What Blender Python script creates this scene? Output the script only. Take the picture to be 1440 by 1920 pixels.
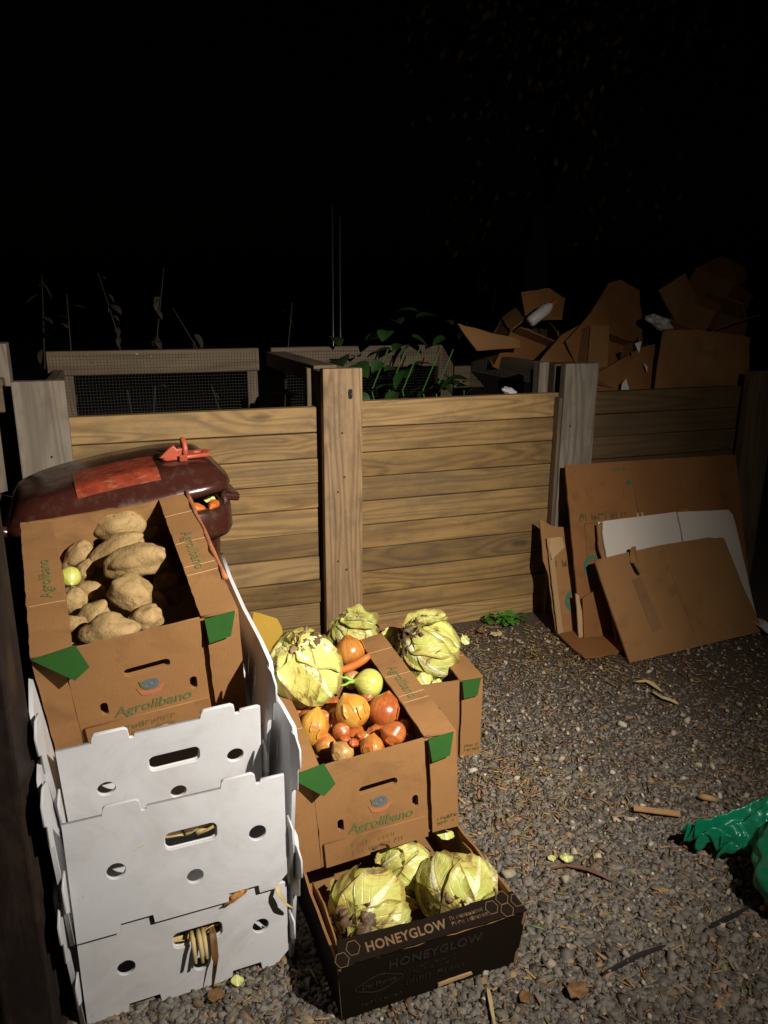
import bpy, bmesh, math, random
import numpy as np
from mathutils import Vector, Matrix, Euler, noise

random.seed(7)
rng = np.random.default_rng(7)
for o in list(bpy.data.objects):
    bpy.data.objects.remove(o)
SC = bpy.context.scene
COL = SC.collection
PI = math.pi

# ------------------------------------------------------------------ camera
F_PX, PITCH, ROLL, CAM_H = 1456.55, 0.2801, 0.0064, 1.2466
FW = Vector((0, math.cos(PITCH), -math.sin(PITCH)))
_r = Vector((1, 0, 0)); _u = Vector((0, math.sin(PITCH), math.cos(PITCH)))
RT = math.cos(ROLL) * _r + math.sin(ROLL) * _u
UP = -math.sin(ROLL) * _r + math.cos(ROLL) * _u
CAM = Vector((0, 0, CAM_H))
cd = bpy.data.cameras.new('camera')
cam = bpy.data.objects.new('camera', cd)
COL.objects.link(cam)
m = Matrix.Identity(4)
for i in range(3):
    m[i][0] = RT[i]; m[i][1] = UP[i]; m[i][2] = -FW[i]; m[i][3] = CAM[i]
cam.matrix_world = m
cd.sensor_fit = 'HORIZONTAL'
cd.sensor_width = 36.0
cd.lens = 36.0 * F_PX / 1440.0
cd.clip_start = 0.05
cd.clip_end = 400
SC.camera = cam

# ------------------------------------------------------------------ world (night sky)
W = bpy.data.worlds.new('World')
SC.world = W
W.use_nodes = True
nt = W.node_tree
sky = nt.nodes.new('ShaderNodeTexSky')
sky.sky_type = 'NISHITA'
sky.sun_disc = False
sky.sun_elevation = math.radians(2)
sky.sun_rotation = math.radians(120)
nt.links.new(sky.outputs[0], nt.nodes['Background'].inputs[0])
nt.nodes['Background'].inputs[1].default_value = 0.00015

# ------------------------------------------------------------------ the torch that lights the place
LP = Vector((0.95, 0.30, 1.70))
LAIM = Vector((-0.19, 2.02, 0.50))
ld = bpy.data.lights.new('torch_light', 'SPOT')
ld.energy = 440
ld.color = (1.0, 0.93, 0.83)
ld.spot_size = math.radians(150)
ld.spot_blend = 0.3
ld.shadow_soft_size = 0.012
# beam profile of a hand torch: a soft hot spot and a faint wide spill round it
ld.use_nodes = True
lt = ld.node_tree
em = [n for n in lt.nodes if n.type == 'EMISSION'][0]
tcn = lt.nodes.new('ShaderNodeTexCoord'); sep = lt.nodes.new('ShaderNodeSeparateXYZ')
ab = lt.nodes.new('ShaderNodeMath'); ab.operation = 'ABSOLUTE'
rp = lt.nodes.new('ShaderNodeValToRGB')
lt.links.new(tcn.outputs['Normal'], sep.inputs[0]); lt.links.new(sep.outputs[2], ab.inputs[0])
lt.links.new(ab.outputs[0], rp.inputs[0]); lt.links.new(rp.outputs[0], em.inputs['Strength'])
el = rp.color_ramp.elements
while len(el) < 8: el.new(.5)
for e_, (p_, v_) in zip(el, ((.30, 0.0), (.50, .008), (.68, .022), (.79, .060), (.85, .17), (.91, .46), (.965, .86), (1.0, 1.0))):
    e_.position = p_; e_.color = (v_, v_, v_, 1)
lo = bpy.data.objects.new('torch_light', ld)
COL.objects.link(lo)
lo.location = LP
lo.rotation_euler = (LAIM - LP).to_track_quat('-Z', 'Y').to_euler()

SC.view_settings.view_transform = 'Standard'
SC.view_settings.look = 'None'
SC.view_settings.gamma = 1
SC.view_settings.exposure = 0
SC.render.resolution_x = 768
SC.render.resolution_y = 1024


# ================================================================== helpers
def ray(px):
    return FW + RT * ((px[0] - 720) / F_PX) + UP * ((960 - px[1]) / F_PX)

def at_z(px, z=0.0):
    d = ray(px); t = (z - CAM.z) / d.z
    return CAM + d * t

def at_plane(px, p, n):
    d = ray(px); t = (Vector(p) - CAM).dot(n) / d.dot(n)
    return CAM + d * t

def px_scale(p):
    """metres per photo pixel at a point"""
    return (Vector(p) - CAM).dot(FW) / F_PX

def tag(o, label=None, cat=None, group=None, kind=None):
    if label: o['label'] = label
    if cat: o['category'] = cat
    if group: o['group'] = group
    if kind: o['kind'] = kind
    return o

def empty(name, loc=(0, 0, 0), rot=(0, 0, 0), label=None, cat=None, group=None):
    o = bpy.data.objects.new(name, None)
    o.empty_display_size = 0.05
    COL.objects.link(o)
    o.location = loc; o.rotation_euler = rot
    return tag(o, label, cat, group)

def place(o, parent=None, loc=None, rot=None):
    COL.objects.link(o)
    if parent is not None: o.parent = parent
    if loc is not None: o.location = loc
    if rot is not None: o.rotation_euler = rot
    return o

def mobj(name, me, mat=None, parent=None, loc=None, rot=None, smooth=False):
    if mat is not None and len(me.materials) == 0: me.materials.append(mat)
    if smooth:
        me.polygons.foreach_set('use_smooth', [True] * len(me.polygons))
    return place(bpy.data.objects.new(name, me), parent, loc, rot)

def from_data(verts, faces, name='mesh', uvs=None):
    me = bpy.data.meshes.new(name)
    me.from_pydata([tuple(v) for v in verts], [], faces)
    if uvs is not None:
        uvl = me.uv_layers.new(name='UVMap')
        li = np.empty(len(me.loops), dtype=np.int32)
        me.loops.foreach_get('vertex_index', li)
        uvl.data.foreach_set('uv', np.asarray(uvs, dtype=np.float32)[li].ravel())
    me.update()
    return me

def box_mesh(sx, sy, sz, bev=0.0, seg=1, jit=0.0, sub=1):
    """box centred on the origin; sub slices along x that can be jittered a little"""
    bm = bmesh.new()
    bmesh.ops.create_cube(bm, size=1.0)
    bmesh.ops.scale(bm, vec=(sx, sy, sz), verts=bm.verts)
    if sub > 1:
        ed = [e for e in bm.edges if abs((e.verts[0].co - e.verts[1].co).x) > sx * .5]
        bmesh.ops.subdivide_edges(bm, edges=ed, cuts=sub - 1)
    if bev > 0:
        ed = [e for e in bm.edges if e.calc_face_angle(0) > 0.5]
        bmesh.ops.bevel(bm, geom=ed, offset=bev, segments=seg, affect='EDGES', profile=.6)
    if jit > 0:
        s = random.random() * 50
        for v in bm.verts:
            n = noise.noise_vector(Vector((v.co.x * 3 + s, v.co.y * 9, v.co.z * 9)))
            v.co += Vector((0, n.y, n.z)) * jit
    me = bpy.data.meshes.new('box'); bm.to_mesh(me); bm.free()
    return me

def box(name, size, loc, mat, parent=None, rot=(0, 0, 0), bev=.002, seg=1, jit=0, sub=1):
    return mobj(name, box_mesh(*size, bev, seg, jit, sub), mat, parent, loc, rot)

def panel_mesh(outline, holes=(), thick=.005, bev=0.0):
    """flat sheet in local XY cut to an outline with holes, centred on z = 0, real thickness"""
    cu = bpy.data.curves.new('p', 'CURVE')
    cu.dimensions = '2D'; cu.fill_mode = 'BOTH'
    cu.extrude = max(thick / 2 - bev, 0.0001); cu.bevel_depth = bev; cu.bevel_resolution = 1
    for pts in [outline] + list(holes):
        sp = cu.splines.new('POLY')
        sp.points.add(len(pts) - 1)
        for q, p in zip(sp.points, pts): q.co = (p[0], p[1], 0, 1)
        sp.use_cyclic_u = True
    ob = bpy.data.objects.new('p', cu)
    me = bpy.data.meshes.new_from_object(ob)
    bpy.data.objects.remove(ob); bpy.data.curves.remove(cu)
    return me

def flex_fn(amp, seed=0.0, sc=4.0):
    return lambda x, y: amp * (noise.noise(Vector((x * sc + seed, y * sc, seed))) + .35 * noise.noise(Vector((x * sc * 3, y * sc * 3 + seed, 2.0))))

def bend(me, f, off=(0, 0), step=.03):
    """cut a flat mesh into strips and let it sag and bow"""
    bm = bmesh.new(); bm.from_mesh(me)
    if step:
        for ax in (0, 1):
            lo_ = min(v.co[ax] for v in bm.verts); hi = max(v.co[ax] for v in bm.verts)
            k = lo_ + step
            while k < hi - step * .3:
                n = Vector((1, 0, 0)) if ax == 0 else Vector((0, 1, 0))
                bmesh.ops.bisect_plane(bm, geom=bm.verts[:] + bm.edges[:] + bm.faces[:], plane_co=n * k, plane_no=n)
                k += step
    for v in bm.verts: v.co.z += f(v.co.x + off[0], v.co.y + off[1])
    bm.to_mesh(me); bm.free()
    return me

def text_mesh(s, size=.03, ext=.0003, align='CENTER', bold=0.0, shear=0, space=1.0):
    cu = bpy.data.curves.new('t', 'FONT')
    cu.body = s; cu.size = size; cu.extrude = ext; cu.align_x = align; cu.align_y = 'CENTER'
    cu.offset = bold; cu.shear = shear; cu.space_character = space; cu.resolution_u = 3
    ob = bpy.data.objects.new('t', cu)
    me = bpy.data.meshes.new_from_object(ob)
    bpy.data.objects.remove(ob); bpy.data.curves.remove(cu)
    return me

def blurred_print(w, h, rows=1, seed=0):
    """a line or block of worn print that cannot be read any more: broken upright and level strokes"""
    rr = random.Random(seed); V = []; Fc = []
    def r_(x0, y0, x1, y1):
        i = len(V); V.extend([(x0, y0, 0), (x1, y0, 0), (x1, y1, 0), (x0, y1, 0)]); Fc.append((i, i + 1, i + 2, i + 3))
    lh = h / rows
    for k in range(rows):
        y = h / 2 - lh * (k + .5); ch = lh * .36; x = -w / 2
        while x < w / 2:
            cw = lh * rr.uniform(.35, .6)
            if rr.random() > .12:
                t_ = lh * .10
                r_(x, y - ch, x + t_, y + ch * rr.uniform(.5, 1))
                if rr.random() > .3: r_(x + t_, y + ch * rr.choice((-1, 0, .75)), x + cw, y + ch * .98 if rr.random() > .6 else y + t_ * .6)
                if rr.random() > .4: r_(x + cw - t_, y - ch * rr.uniform(.4, 1), x + cw, y + ch * .6)
            x += cw + lh * .16
    return from_data(V, Fc)

def slot(cx, cy, w, h, n=6, ang=0, r=None):
    """rounded slot outline"""
    r = min(w, h) / 2 if r is None else r
    pts = []
    for (sx, sy, a0) in ((1, 1, 0), (-1, 1, 90), (-1, -1, 180), (1, -1, 270)):
        for k in range(n + 1):
            a = math.radians(a0 + 90 * k / n)
            pts.append((sx * (w / 2 - r) + r * math.cos(a), sy * (h / 2 - r) + r * math.sin(a)))
    c, s = math.cos(ang), math.sin(ang)
    return [(cx + x * c - y * s, cy + x * s + y * c) for x, y in pts]

def tear(pts, amp=.003, step=.012):
    """make the straight runs of an outline a little uneven, like cut or torn board"""
    out = []
    n = len(pts)
    for i in range(n):
        a = Vector(pts[i]); b = Vector(pts[(i + 1) % n]); L = (b - a).length
        k = max(1, int(L / step)); nrm = Vector((-(b - a).y, (b - a).x)) / max(L, 1e-6)
        for j in range(k):
            p = a.lerp(b, j / k)
            if j: p = p + nrm * random.gauss(0, amp * .45)
            out.append((p.x, p.y))
    return out

def tube_mesh(path, radii, seg=8, cap=True):
    V = []; Fc = []; n = len(path)
    P = [Vector(p) for p in path]
    up = Vector((0, 0, 1)); prev = None
    for i in range(n):
        t = (P[min(i + 1, n - 1)] - P[max(i - 1, 0)]).normalized()
        a = t.cross(up if abs(t.z) < .95 else Vector((1, 0, 0))).normalized() if prev is None else (prev - t * prev.dot(t)).normalized()
        prev = a; b = t.cross(a)
        r = radii[i] if hasattr(radii, '__len__') else radii
        for k in range(seg):
            g = 2 * PI * k / seg
            V.append(P[i] + (a * math.cos(g) + b * math.sin(g)) * r)
    for i in range(n - 1):
        for k in range(seg):
            k2 = (k + 1) % seg
            Fc.append((i * seg + k, i * seg + k2, (i + 1) * seg + k2, (i + 1) * seg + k))
    if cap:
        Fc.append(tuple(range(seg - 1, -1, -1))); Fc.append(tuple((n - 1) * seg + k for k in range(seg)))
    return from_data(V, Fc)

def lathe_mesh(prof, seg=24, wob=0.0, seed=0):
    V = []; Fc = []; UV = []
    n = len(prof)
    for i, (r, z) in enumerate(prof):
        for k in range(seg + 1):
            g = 2 * PI * k / seg
            w = 1 + wob * noise.noise(Vector((math.cos(g) * 1.3 + seed, math.sin(g) * 1.3, z * 18)))
            V.append((r * w * math.cos(g), r * w * math.sin(g), z)); UV.append((k / seg, i / (n - 1)))
    s = seg + 1
    for i in range(n - 1):
        for k in range(seg):
            Fc.append((i * s + k, i * s + k + 1, (i + 1) * s + k + 1, (i + 1) * s + k))
    return from_data(V, Fc, uvs=UV)

def grid_mesh(fn, nu, nv):
    """fn(u,v) for u,v in 0..1 -> position; keeps uv"""
    V = []; UV = []; Fc = []
    for j in range(nv + 1):
        for i in range(nu + 1):
            u, v = i / nu, j / nv
            V.append(fn(u, v)); UV.append((u, v))
    for j in range(nv):
        for i in range(nu):
            a = j * (nu + 1) + i
            Fc.append((a, a + 1, a + nu + 2, a + nu + 1))
    return from_data(V, Fc, uvs=UV)

def ico(sub):
    bm = bmesh.new(); bmesh.ops.create_icosphere(bm, subdivisions=sub, radius=1.0)
    me = bpy.data.meshes.new('ico'); bm.to_mesh(me); bm.free()
    return me

def copy_tree(o, parent=None):
    c = o.copy(); COL.objects.link(c)
    if parent is not None: c.parent = parent
    for ch in list(o.children): copy_tree(ch, c)
    return c


# ================================================================== materials
class NT:
    def __init__(s, name):
        s.m = bpy.data.materials.new(name); s.m.use_nodes = True
        s.t = s.m.node_tree; s.b = s.t.nodes['Principled BSDF']
    def n(s, ty, **kw):
        nd = s.t.nodes.new(ty)
        for k, v in kw.items():
            if k in nd.inputs: s.set(nd.inputs[k], v)
            else: setattr(nd, k, v)
        return nd
    def set(s, inp, v):
        if hasattr(v, 'is_linked') or isinstance(v, bpy.types.NodeSocket): s.t.links.new(v, inp)
        else: inp.default_value = v
    def noise(s, vec, scale, detail=4, rough=.55, dist=0):
        nd = s.n('ShaderNodeTexNoise'); s.set(nd.inputs['Vector'], vec)
        nd.inputs['Scale'].default_value = scale; nd.inputs['Detail'].default_value = detail
        nd.inputs['Roughness'].default_value = rough; nd.inputs['Distortion'].default_value = dist
        return nd.outputs['Fac']
    def ramp(s, fac, stops):
        nd = s.n('ShaderNodeValToRGB'); s.set(nd.inputs[0], fac)
        el = nd.color_ramp.elements
        while len(el) < len(stops): el.new(.5)
        for e, (p, c) in zip(el, stops):
            e.position = p; e.color = (c, c, c, 1) if not hasattr(c, '__len__') else (*c, 1)
        return nd.outputs[0]
    def mix(s, fac, a, b, mode='MIX'):
        nd = s.n('ShaderNodeMix', data_type='RGBA', blend_type=mode)
        s.set(nd.inputs[0], fac)
        for i, v in ((6, a), (7, b)):
            if isinstance(v, bpy.types.NodeSocket): s.t.links.new(v, nd.inputs[i])
            else: nd.inputs[i].default_value = (*v, 1)
        return nd.outputs[2]
    def math(s, op, a, b=0.0, c=0.0):
        nd = s.n('ShaderNodeMath', operation=op)
        for i, v in enumerate((a, b, c)): s.set(nd.inputs[i], v)
        return nd.outputs[0]
    def mapping(s, vec, scale=(1, 1, 1), loc=(0, 0, 0)):
        nd = s.n('ShaderNodeMapping'); s.set(nd.inputs['Vector'], vec)
        s.set(nd.inputs['Scale'], scale); s.set(nd.inputs['Location'], loc)
        return nd.outputs[0]
    def obj(s, rnd=True):
        tc = s.n('ShaderNodeTexCoord').outputs['Object']
        if not rnd: return tc
        oi = s.n('ShaderNodeObjectInfo').outputs['Random']
        k = s.math('MULTIPLY', oi, 37.0)
        cb = s.n('ShaderNodeCombineXYZ'); 
        for i in range(3): s.t.links.new(k, cb.inputs[i])
        va = s.n('ShaderNodeVectorMath', operation='ADD'); s.t.links.new(tc, va.inputs[0]); s.t.links.new(cb.outputs[0], va.inputs[1])
        return va.outputs[0]
    def rnd(s): return s.n('ShaderNodeObjectInfo').outputs['Random']
    def bump(s, h, strength=.4, dist=.002, prev=None):
        nd = s.n('ShaderNodeBump'); s.set(nd.inputs['Height'], h)
        nd.inputs['Strength'].default_value = strength; nd.inputs['Distance'].default_value = dist
        if prev is not None: s.t.links.new(prev, nd.inputs['Normal'])
        s.t.links.new(nd.outputs[0], s.b.inputs['Normal'])
        return nd.outputs[0]
    def out(s, col=None, rough=None, **kw):
        if col is not None:
            if isinstance(col, bpy.types.NodeSocket): s.t.links.new(col, s.b.inputs['Base Color'])
            else: s.b.inputs['Base Color'].default_value = (*col, 1)
        if rough is not None: s.set(s.b.inputs['Roughness'], rough)
        for k, v in kw.items(): s.set(s.b.inputs[k], v)
        return s.m

def mat_wood(name, light, dark, ring=26.0, vary=.35, grey=(.20, .17, .13), greyamt=.6):
    s = NT(name); v = s.obj()
    p = s.mapping(v, (.55, 8.0, 8.0))
    low = s.noise(p, 1.0, 2, .45, .12)
    vo = s.n('ShaderNodeTexVoronoi', feature='F1'); s.set(vo.inputs['Vector'], s.mapping(v, (2.0, 6.5, 6.5))); vo.inputs['Scale'].default_value = 1.0
    low = s.math('ADD', low, s.math('MULTIPLY', s.ramp(vo.outputs['Distance'], [(.0, 1), (.12, .5), (.42, 0)]), .16))
    rings = s.math('SINE', s.math('MULTIPLY', low, s.math('MULTIPLY', s.math('MULTIPLY_ADD', s.math('FRACT', s.math('MULTIPLY', s.rnd(), 7.7)), .9, .6), ring * 2.4)))
    rings = s.ramp(s.math('MULTIPLY_ADD', rings, .5, .5), [(.15, 0), (.75, .55), (1, 1)])
    fib = s.noise(s.mapping(v, (5, 160, 160)), 1.0, 3, .6)
    blot = s.noise(s.mapping(v, (3, 7, 7)), 1.2, 4, .6)
    c = s.mix(s.math('MULTIPLY', rings, .68), light, dark)
    stk = s.ramp(s.noise(s.mapping(v, (1.6, 34, 34)), 1.0, 4, .65, .3), [(.38, 0), (.62, 1)])
    c = s.mix(s.math('MULTIPLY', stk, .45), c, tuple(x * 1.25 for x in dark))
    gm = s.math('MULTIPLY', s.ramp(s.math('ADD', s.math('MULTIPLY', blot, .7), s.math('MULTIPLY', s.rnd(), .35)), [(.40, 0), (.66, 1)]), greyamt)
    c = s.mix(gm, c, s.mix(rings, grey, tuple(x * .6 for x in grey)))
    c = s.mix(s.math('MULTIPLY', fib, .55), c, tuple(x * .38 for x in dark), 'MIX')
    # knots
    kn = s.ramp(vo.outputs['Distance'], [(.05, 1), (.12, 0)])
    c = s.mix(s.math('MULTIPLY', kn, .8), c, (.055, .03, .012))
    dirt = s.ramp(s.noise(s.mapping(v, (.45, 1, 1)), 13, 6, .75, .4), [(.47, 0), (.70, 1)])
    c = s.mix(s.math('MULTIPLY', dirt, .55), c, (.075, .048, .022))
    r2 = s.math('FRACT', s.math('MULTIPLY', s.rnd(), 17.31))
    c = s.mix(s.math('MULTIPLY', r2, .35 if vary > .3 else .1), c, tuple(x * .75 for x in grey), 'MIX')
    br = s.math('MULTIPLY_ADD', s.rnd(), vary, 1 - vary * .55)
    c = s.mix(1.0, c, s.n('ShaderNodeCombineColor', Red=br, Green=br, Blue=br).outputs[0], 'MULTIPLY')
    b = s.bump(fib, .5, .0012)
    s.bump(rings, .25, .0009, b)
    return s.out(c, .72)

def mat_card(name, base, dark, flute=True, stain=.5):
    s = NT(name); v = s.obj()
    big = s.noise(v, 5, 4, .6); fine = s.noise(v, 260, 2, .6)
    c = s.mix(big, base, dark)
    fl = s.math('MULTIPLY_ADD', s.math('SINE', s.math('MULTIPLY', s.n('ShaderNodeSeparateXYZ', Vector=v).outputs[0], 900.0)), .5, .5)
    st = s.ramp(s.noise(v, 9, 5, .65, .6), [(.55, 0), (.75, 1)])
    c = s.mix(s.math('MULTIPLY', st, stain), c, tuple(x * .45 for x in dark))
    c = s.mix(s.math('MULTIPLY', fine, .3), c, tuple(x * .5 for x in dark))
    cr = s.ramp(s.math('ABSOLUTE', s.math('SUBTRACT', s.noise(s.mapping(v, (1, 1, 1)), 6, 2, .5, 1.2), .5)), [(.0, 1), (.012, 0)])
    c = s.mix(s.math('MULTIPLY', cr, .05), c, tuple(min(1, x * 1.5) for x in base))
    b = s.bump(big, .35, .01)
    if flute: b = s.bump(fl, .05, .001, b)
    s.bump(fine, .12, .001, b)
    return s.out(c, .78, **{'Specular IOR Level': .25 if base[0] > .05 else .06})

def mat_plain(name, col, rough=.5, var=.25, sc=20, bump=.1, metal=0, spec=.5, coat=0):
    s = NT(name); v = s.obj()
    f = s.noise(v, sc, 4, .6)
    c = s.mix(f, tuple(x * (1 + var) for x in col), tuple(x * (1 - var) for x in col))
    s.bump(f, bump, .002)
    s.b.inputs['Metallic'].default_value = metal
    s.b.inputs['Coat Weight'].default_value = coat
    return s.out(c, rough, **{'Specular IOR Level': spec})

MT = {}
MT['board'] = mat_wood('weathered_board_wood', (.53, .315, .088), (.17, .085, .023), 40, .85, (.28, .185, .090), .60)
MT['dark_board'] = mat_wood('dark_brown_board_wood', (.20, .115, .04), (.10, .052, .018), 30, .35, (.13, .085, .045), .4)  # darker brown wood for the right bay boards
MT['post'] = mat_wood('post_wood', (.52, .33, .155), (.18, .10, .044), 40, .15, (.33, .25, .17), .35)
MT['grey_post'] = mat_wood('grey_post_wood', (.34, .27, .20), (.16, .12, .085), 34, .12, (.29, .25, .20), .8)
MT['rail'] = mat_wood('rail_wood', (.24, .16, .085), (.10, .065, .034), 30, .2, (.17, .125, .08), .8)
MT['card'] = mat_card('brown_cardboard', (.345, .176, .068), (.255, .125, .045))
MT['card_in'] = mat_card('cardboard_inside', (.33, .17, .068), (.235, .118, .044))
MT['card_red'] = mat_card('reddish_cardboard', (.30, .135, .045), (.215, .09, .028), stain=.5)
MT['card_pale'] = mat_card('white_faced_cardboard', (.66, .60, .53), (.58, .51, .44), stain=.12)
MT['card_edge'] = mat_card('cut_cardboard_edge', (.52, .34, .18), (.40, .25, .12), stain=.2)
MT['tape'] = mat_plain('brown_tape_mark', (.22, .115, .05), .5, .2, 30)
MT['green_tab'] = mat_card('green_printed_cardboard', (.032, .105, .022), (.022, .078, .016), stain=.2)
MT['green_ink'] = mat_plain('green_ink', (.115, .125, .040), .8, .35, 60)
MT['teal_ink'] = mat_plain('teal_ink', (.03, .14, .085), .8, .25, 60)
MT['blue_ink'] = mat_plain('blue_ink', (.085, .115, .14), .8, .3, 60)
MT['red_ink'] = mat_plain('red_ink', (.42, .13, .06), .8, .3, 60)
MT['dark_ink'] = mat_plain('faded_olive_ink', (.15, .10, .032), .8, .4, 80)
MT['olive_ink'] = mat_plain('olive_stencil_ink', (.085, .066, .02), .8, .4, 80)
MT['gold_ink'] = mat_plain('gold_ink', (.14, .070, .020), .6, .35, 80)
MT['gold_shaded'] = mat_plain('worn_shaded_gold_ink', (.015, .009, .005), .7, .45, 80)  # worn gold ink, darkened so the colour carries the unlit tray front
MT['gold_mid'] = mat_plain('rubbed_gold_ink', (.10, .05, .016), .7, .5, 80)
MT['black_card'] = mat_card('black_printed_cardboard', (.015, .0095, .006), (.010, .006, .004), stain=.2)
MT['label'] = mat_plain('pale_blue_label', (.62, .74, .80), .6, .05)
MT['wire'] = mat_plain('galvanised_wire', (.10, .10, .09), .5, .2, 40, metal=.6)
MT['nail'] = mat_plain('bright_staple', (.75, .75, .72), .22, .1, metal=1)
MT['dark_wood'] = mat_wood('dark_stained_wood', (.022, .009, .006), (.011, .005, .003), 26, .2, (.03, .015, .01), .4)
MT['rope_edge'] = mat_plain('rusty_torn_edge', (.33, .12, .045), .8, .5, 90, .4)

def mat_white_plastic():
    s = NT('white_corrugated_plastic'); v = s.obj()
    f = s.noise(v, 7, 4, .6); g = s.noise(v, 420, 2, .5)
    c = s.mix(f, (.66, .66, .68), (.57, .57, .585))
    sp = s.ramp(s.noise(v, 60, 4, .7), [(.66, 0), (.74, 1)])
    c = s.mix(s.math('MULTIPLY', sp, .35), c, (.30, .27, .22))
    sm = s.ramp(s.noise(v, 5, 6, .7, .8), [(.48, 0), (.74, 1)])
    c = s.mix(s.math('MULTIPLY', sm, .42), c, (.30, .27, .23))
    b = s.bump(g, .10, .001); s.bump(f, .2, .008, b)
    return s.out(c, .55, **{'Specular IOR Level': .3})
MT['plastic'] = mat_white_plastic()

def mat_bin():
    s = NT('brown_bin_plastic'); v = s.obj()
    f = s.noise(v, 9, 5, .65); d = s.ramp(s.noise(v, 30, 6, .7), [(.52, 0), (.72, 1)])
    c = s.mix(f, (.060, .017, .011), (.036, .010, .007))
    c = s.mix(s.math('MULTIPLY', d, .3), c, (.11, .075, .05))
    s.bump(s.noise(v, 120, 3, .6), .07, .001)
    return s.out(c, s.math('MULTIPLY_ADD', d, .25, .24))
MT['bin'] = mat_bin()
MT['latch'] = mat_plain('orange_red_latch_plastic', (.42, .085, .045), .42, .2, 30)

def mat_sticker():
    s = NT('worn_orange_sticker'); v = s.obj()
    f = s.ramp(s.noise(v, 26, 6, .7, .4), [(.42, 0), (.66, 1)])
    l = s.ramp(s.noise(s.mapping(v, (22, 60, 60)), 1.6, 4, .6), [(.56, 0), (.64, 1)])
    c = s.mix(f, (.30, .050, .020), (.13, .022, .012))
    c = s.mix(s.math('MULTIPLY', l, .22), c, (.48, .30, .22))
    return s.out(c, .42)
MT['sticker'] = mat_sticker()

def mat_potato():
    s = NT('potato_skin'); v = s.obj()
    f = s.noise(v, 16, 5, .65); g = s.noise(v, 120, 4, .7)
    c = s.mix(f, (.42, .285, .125), (.29, .185, .075))
    sp = s.ramp(s.noise(v, 55, 5, .75), [(.55, 0), (.68, 1)])
    c = s.mix(s.math('MULTIPLY', sp, .75), c, (.13, .07, .024))
    vo = s.n('ShaderNodeTexVoronoi', feature='F1'); s.set(vo.inputs['Vector'], v); vo.inputs['Scale'].default_value = 38
    eye = s.ramp(vo.outputs['Distance'], [(.06, 1), (.15, 0)])
    c = s.mix(s.math('MULTIPLY', eye, .75), c, (.10, .05, .015))
    cr = s.ramp(s.math('ABSOLUTE', s.math('SUBTRACT', s.noise(v, 14, 3, .5, .8), .5)), [(.0, 1), (.02, 0)])
    c = s.mix(s.math('MULTIPLY', cr, .35), c, (.16, .09, .03))
    b = s.bump(g, .6, .003); b = s.bump(cr, -.6, .004, b); s.bump(f, .5, .010, b)
    return s.out(c, .66, **{'Specular IOR Level': .35})
MT['potato'] = mat_potato()

def mat_onion(name, a, b_, c_):
    s = NT(name); uv = s.n('ShaderNodeTexCoord').outputs['UV']
    r = s.rnd()
    off = s.n('ShaderNodeCombineXYZ'); s.t.links.new(s.math('MULTIPLY', r, 31.0), off.inputs[0])
    p = s.mapping(uv, (26, 1.6, 1), off.outputs[0])
    st = s.noise(p, 1.0, 4, .6, .25)
    ob = s.obj(); bl = s.noise(ob, 24, 4, .6)
    c = s.mix(s.ramp(st, [(.3, 0), (.7, 1)]), a, b_)
    c = s.mix(s.math('MULTIPLY', s.ramp(bl, [(.48, 0), (.62, 1)]), .7), c, c_)
    ln = s.ramp(s.math('ABSOLUTE', s.math('SUBTRACT', st, .5)), [(0, 1), (.035, 0)])
    c = s.mix(s.math('MULTIPLY', ln, .45), c, tuple(x * .3 for x in b_))
    b = s.bump(st, .35, .002); s.bump(bl, .35, .004, b)
    return s.out(c, s.math('MULTIPLY_ADD', bl, .30, .14), **{'Specular IOR Level': .55})
MT['onion_orange'] = mat_onion('orange_onion_skin', (.58, .25, .055), (.43, .15, .028), (.33, .085, .02))
MT['onion_gold'] = mat_onion('golden_onion_skin', (.64, .36, .06), (.54, .25, .036), (.42, .125, .02))
MT['onion_red'] = mat_onion('copper_onion_skin', (.50, .17, .04), (.38, .095, .022), (.30, .062, .018))
MT['onion_green'] = mat_onion('peeled_yellow_onion_flesh', (.60, .60, .14), (.52, .52, .10), (.62, .60, .20))
MT['onion_tan'] = mat_onion('tan_onion_skin', (.52, .33, .13), (.40, .22, .07), (.34, .16, .05))
MT['carrot'] = mat_plain('carrot_skin', (.52, .13, .02), .45, .25, 60, .3)
MT['sprout'] = mat_plain('green_sprout', (.22, .40, .05), .45, .3, 30, .2)
MT['red_veg'] = mat_plain('red_pepper_skin', (.42, .09, .025), .4, .25, 30, .2)

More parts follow.
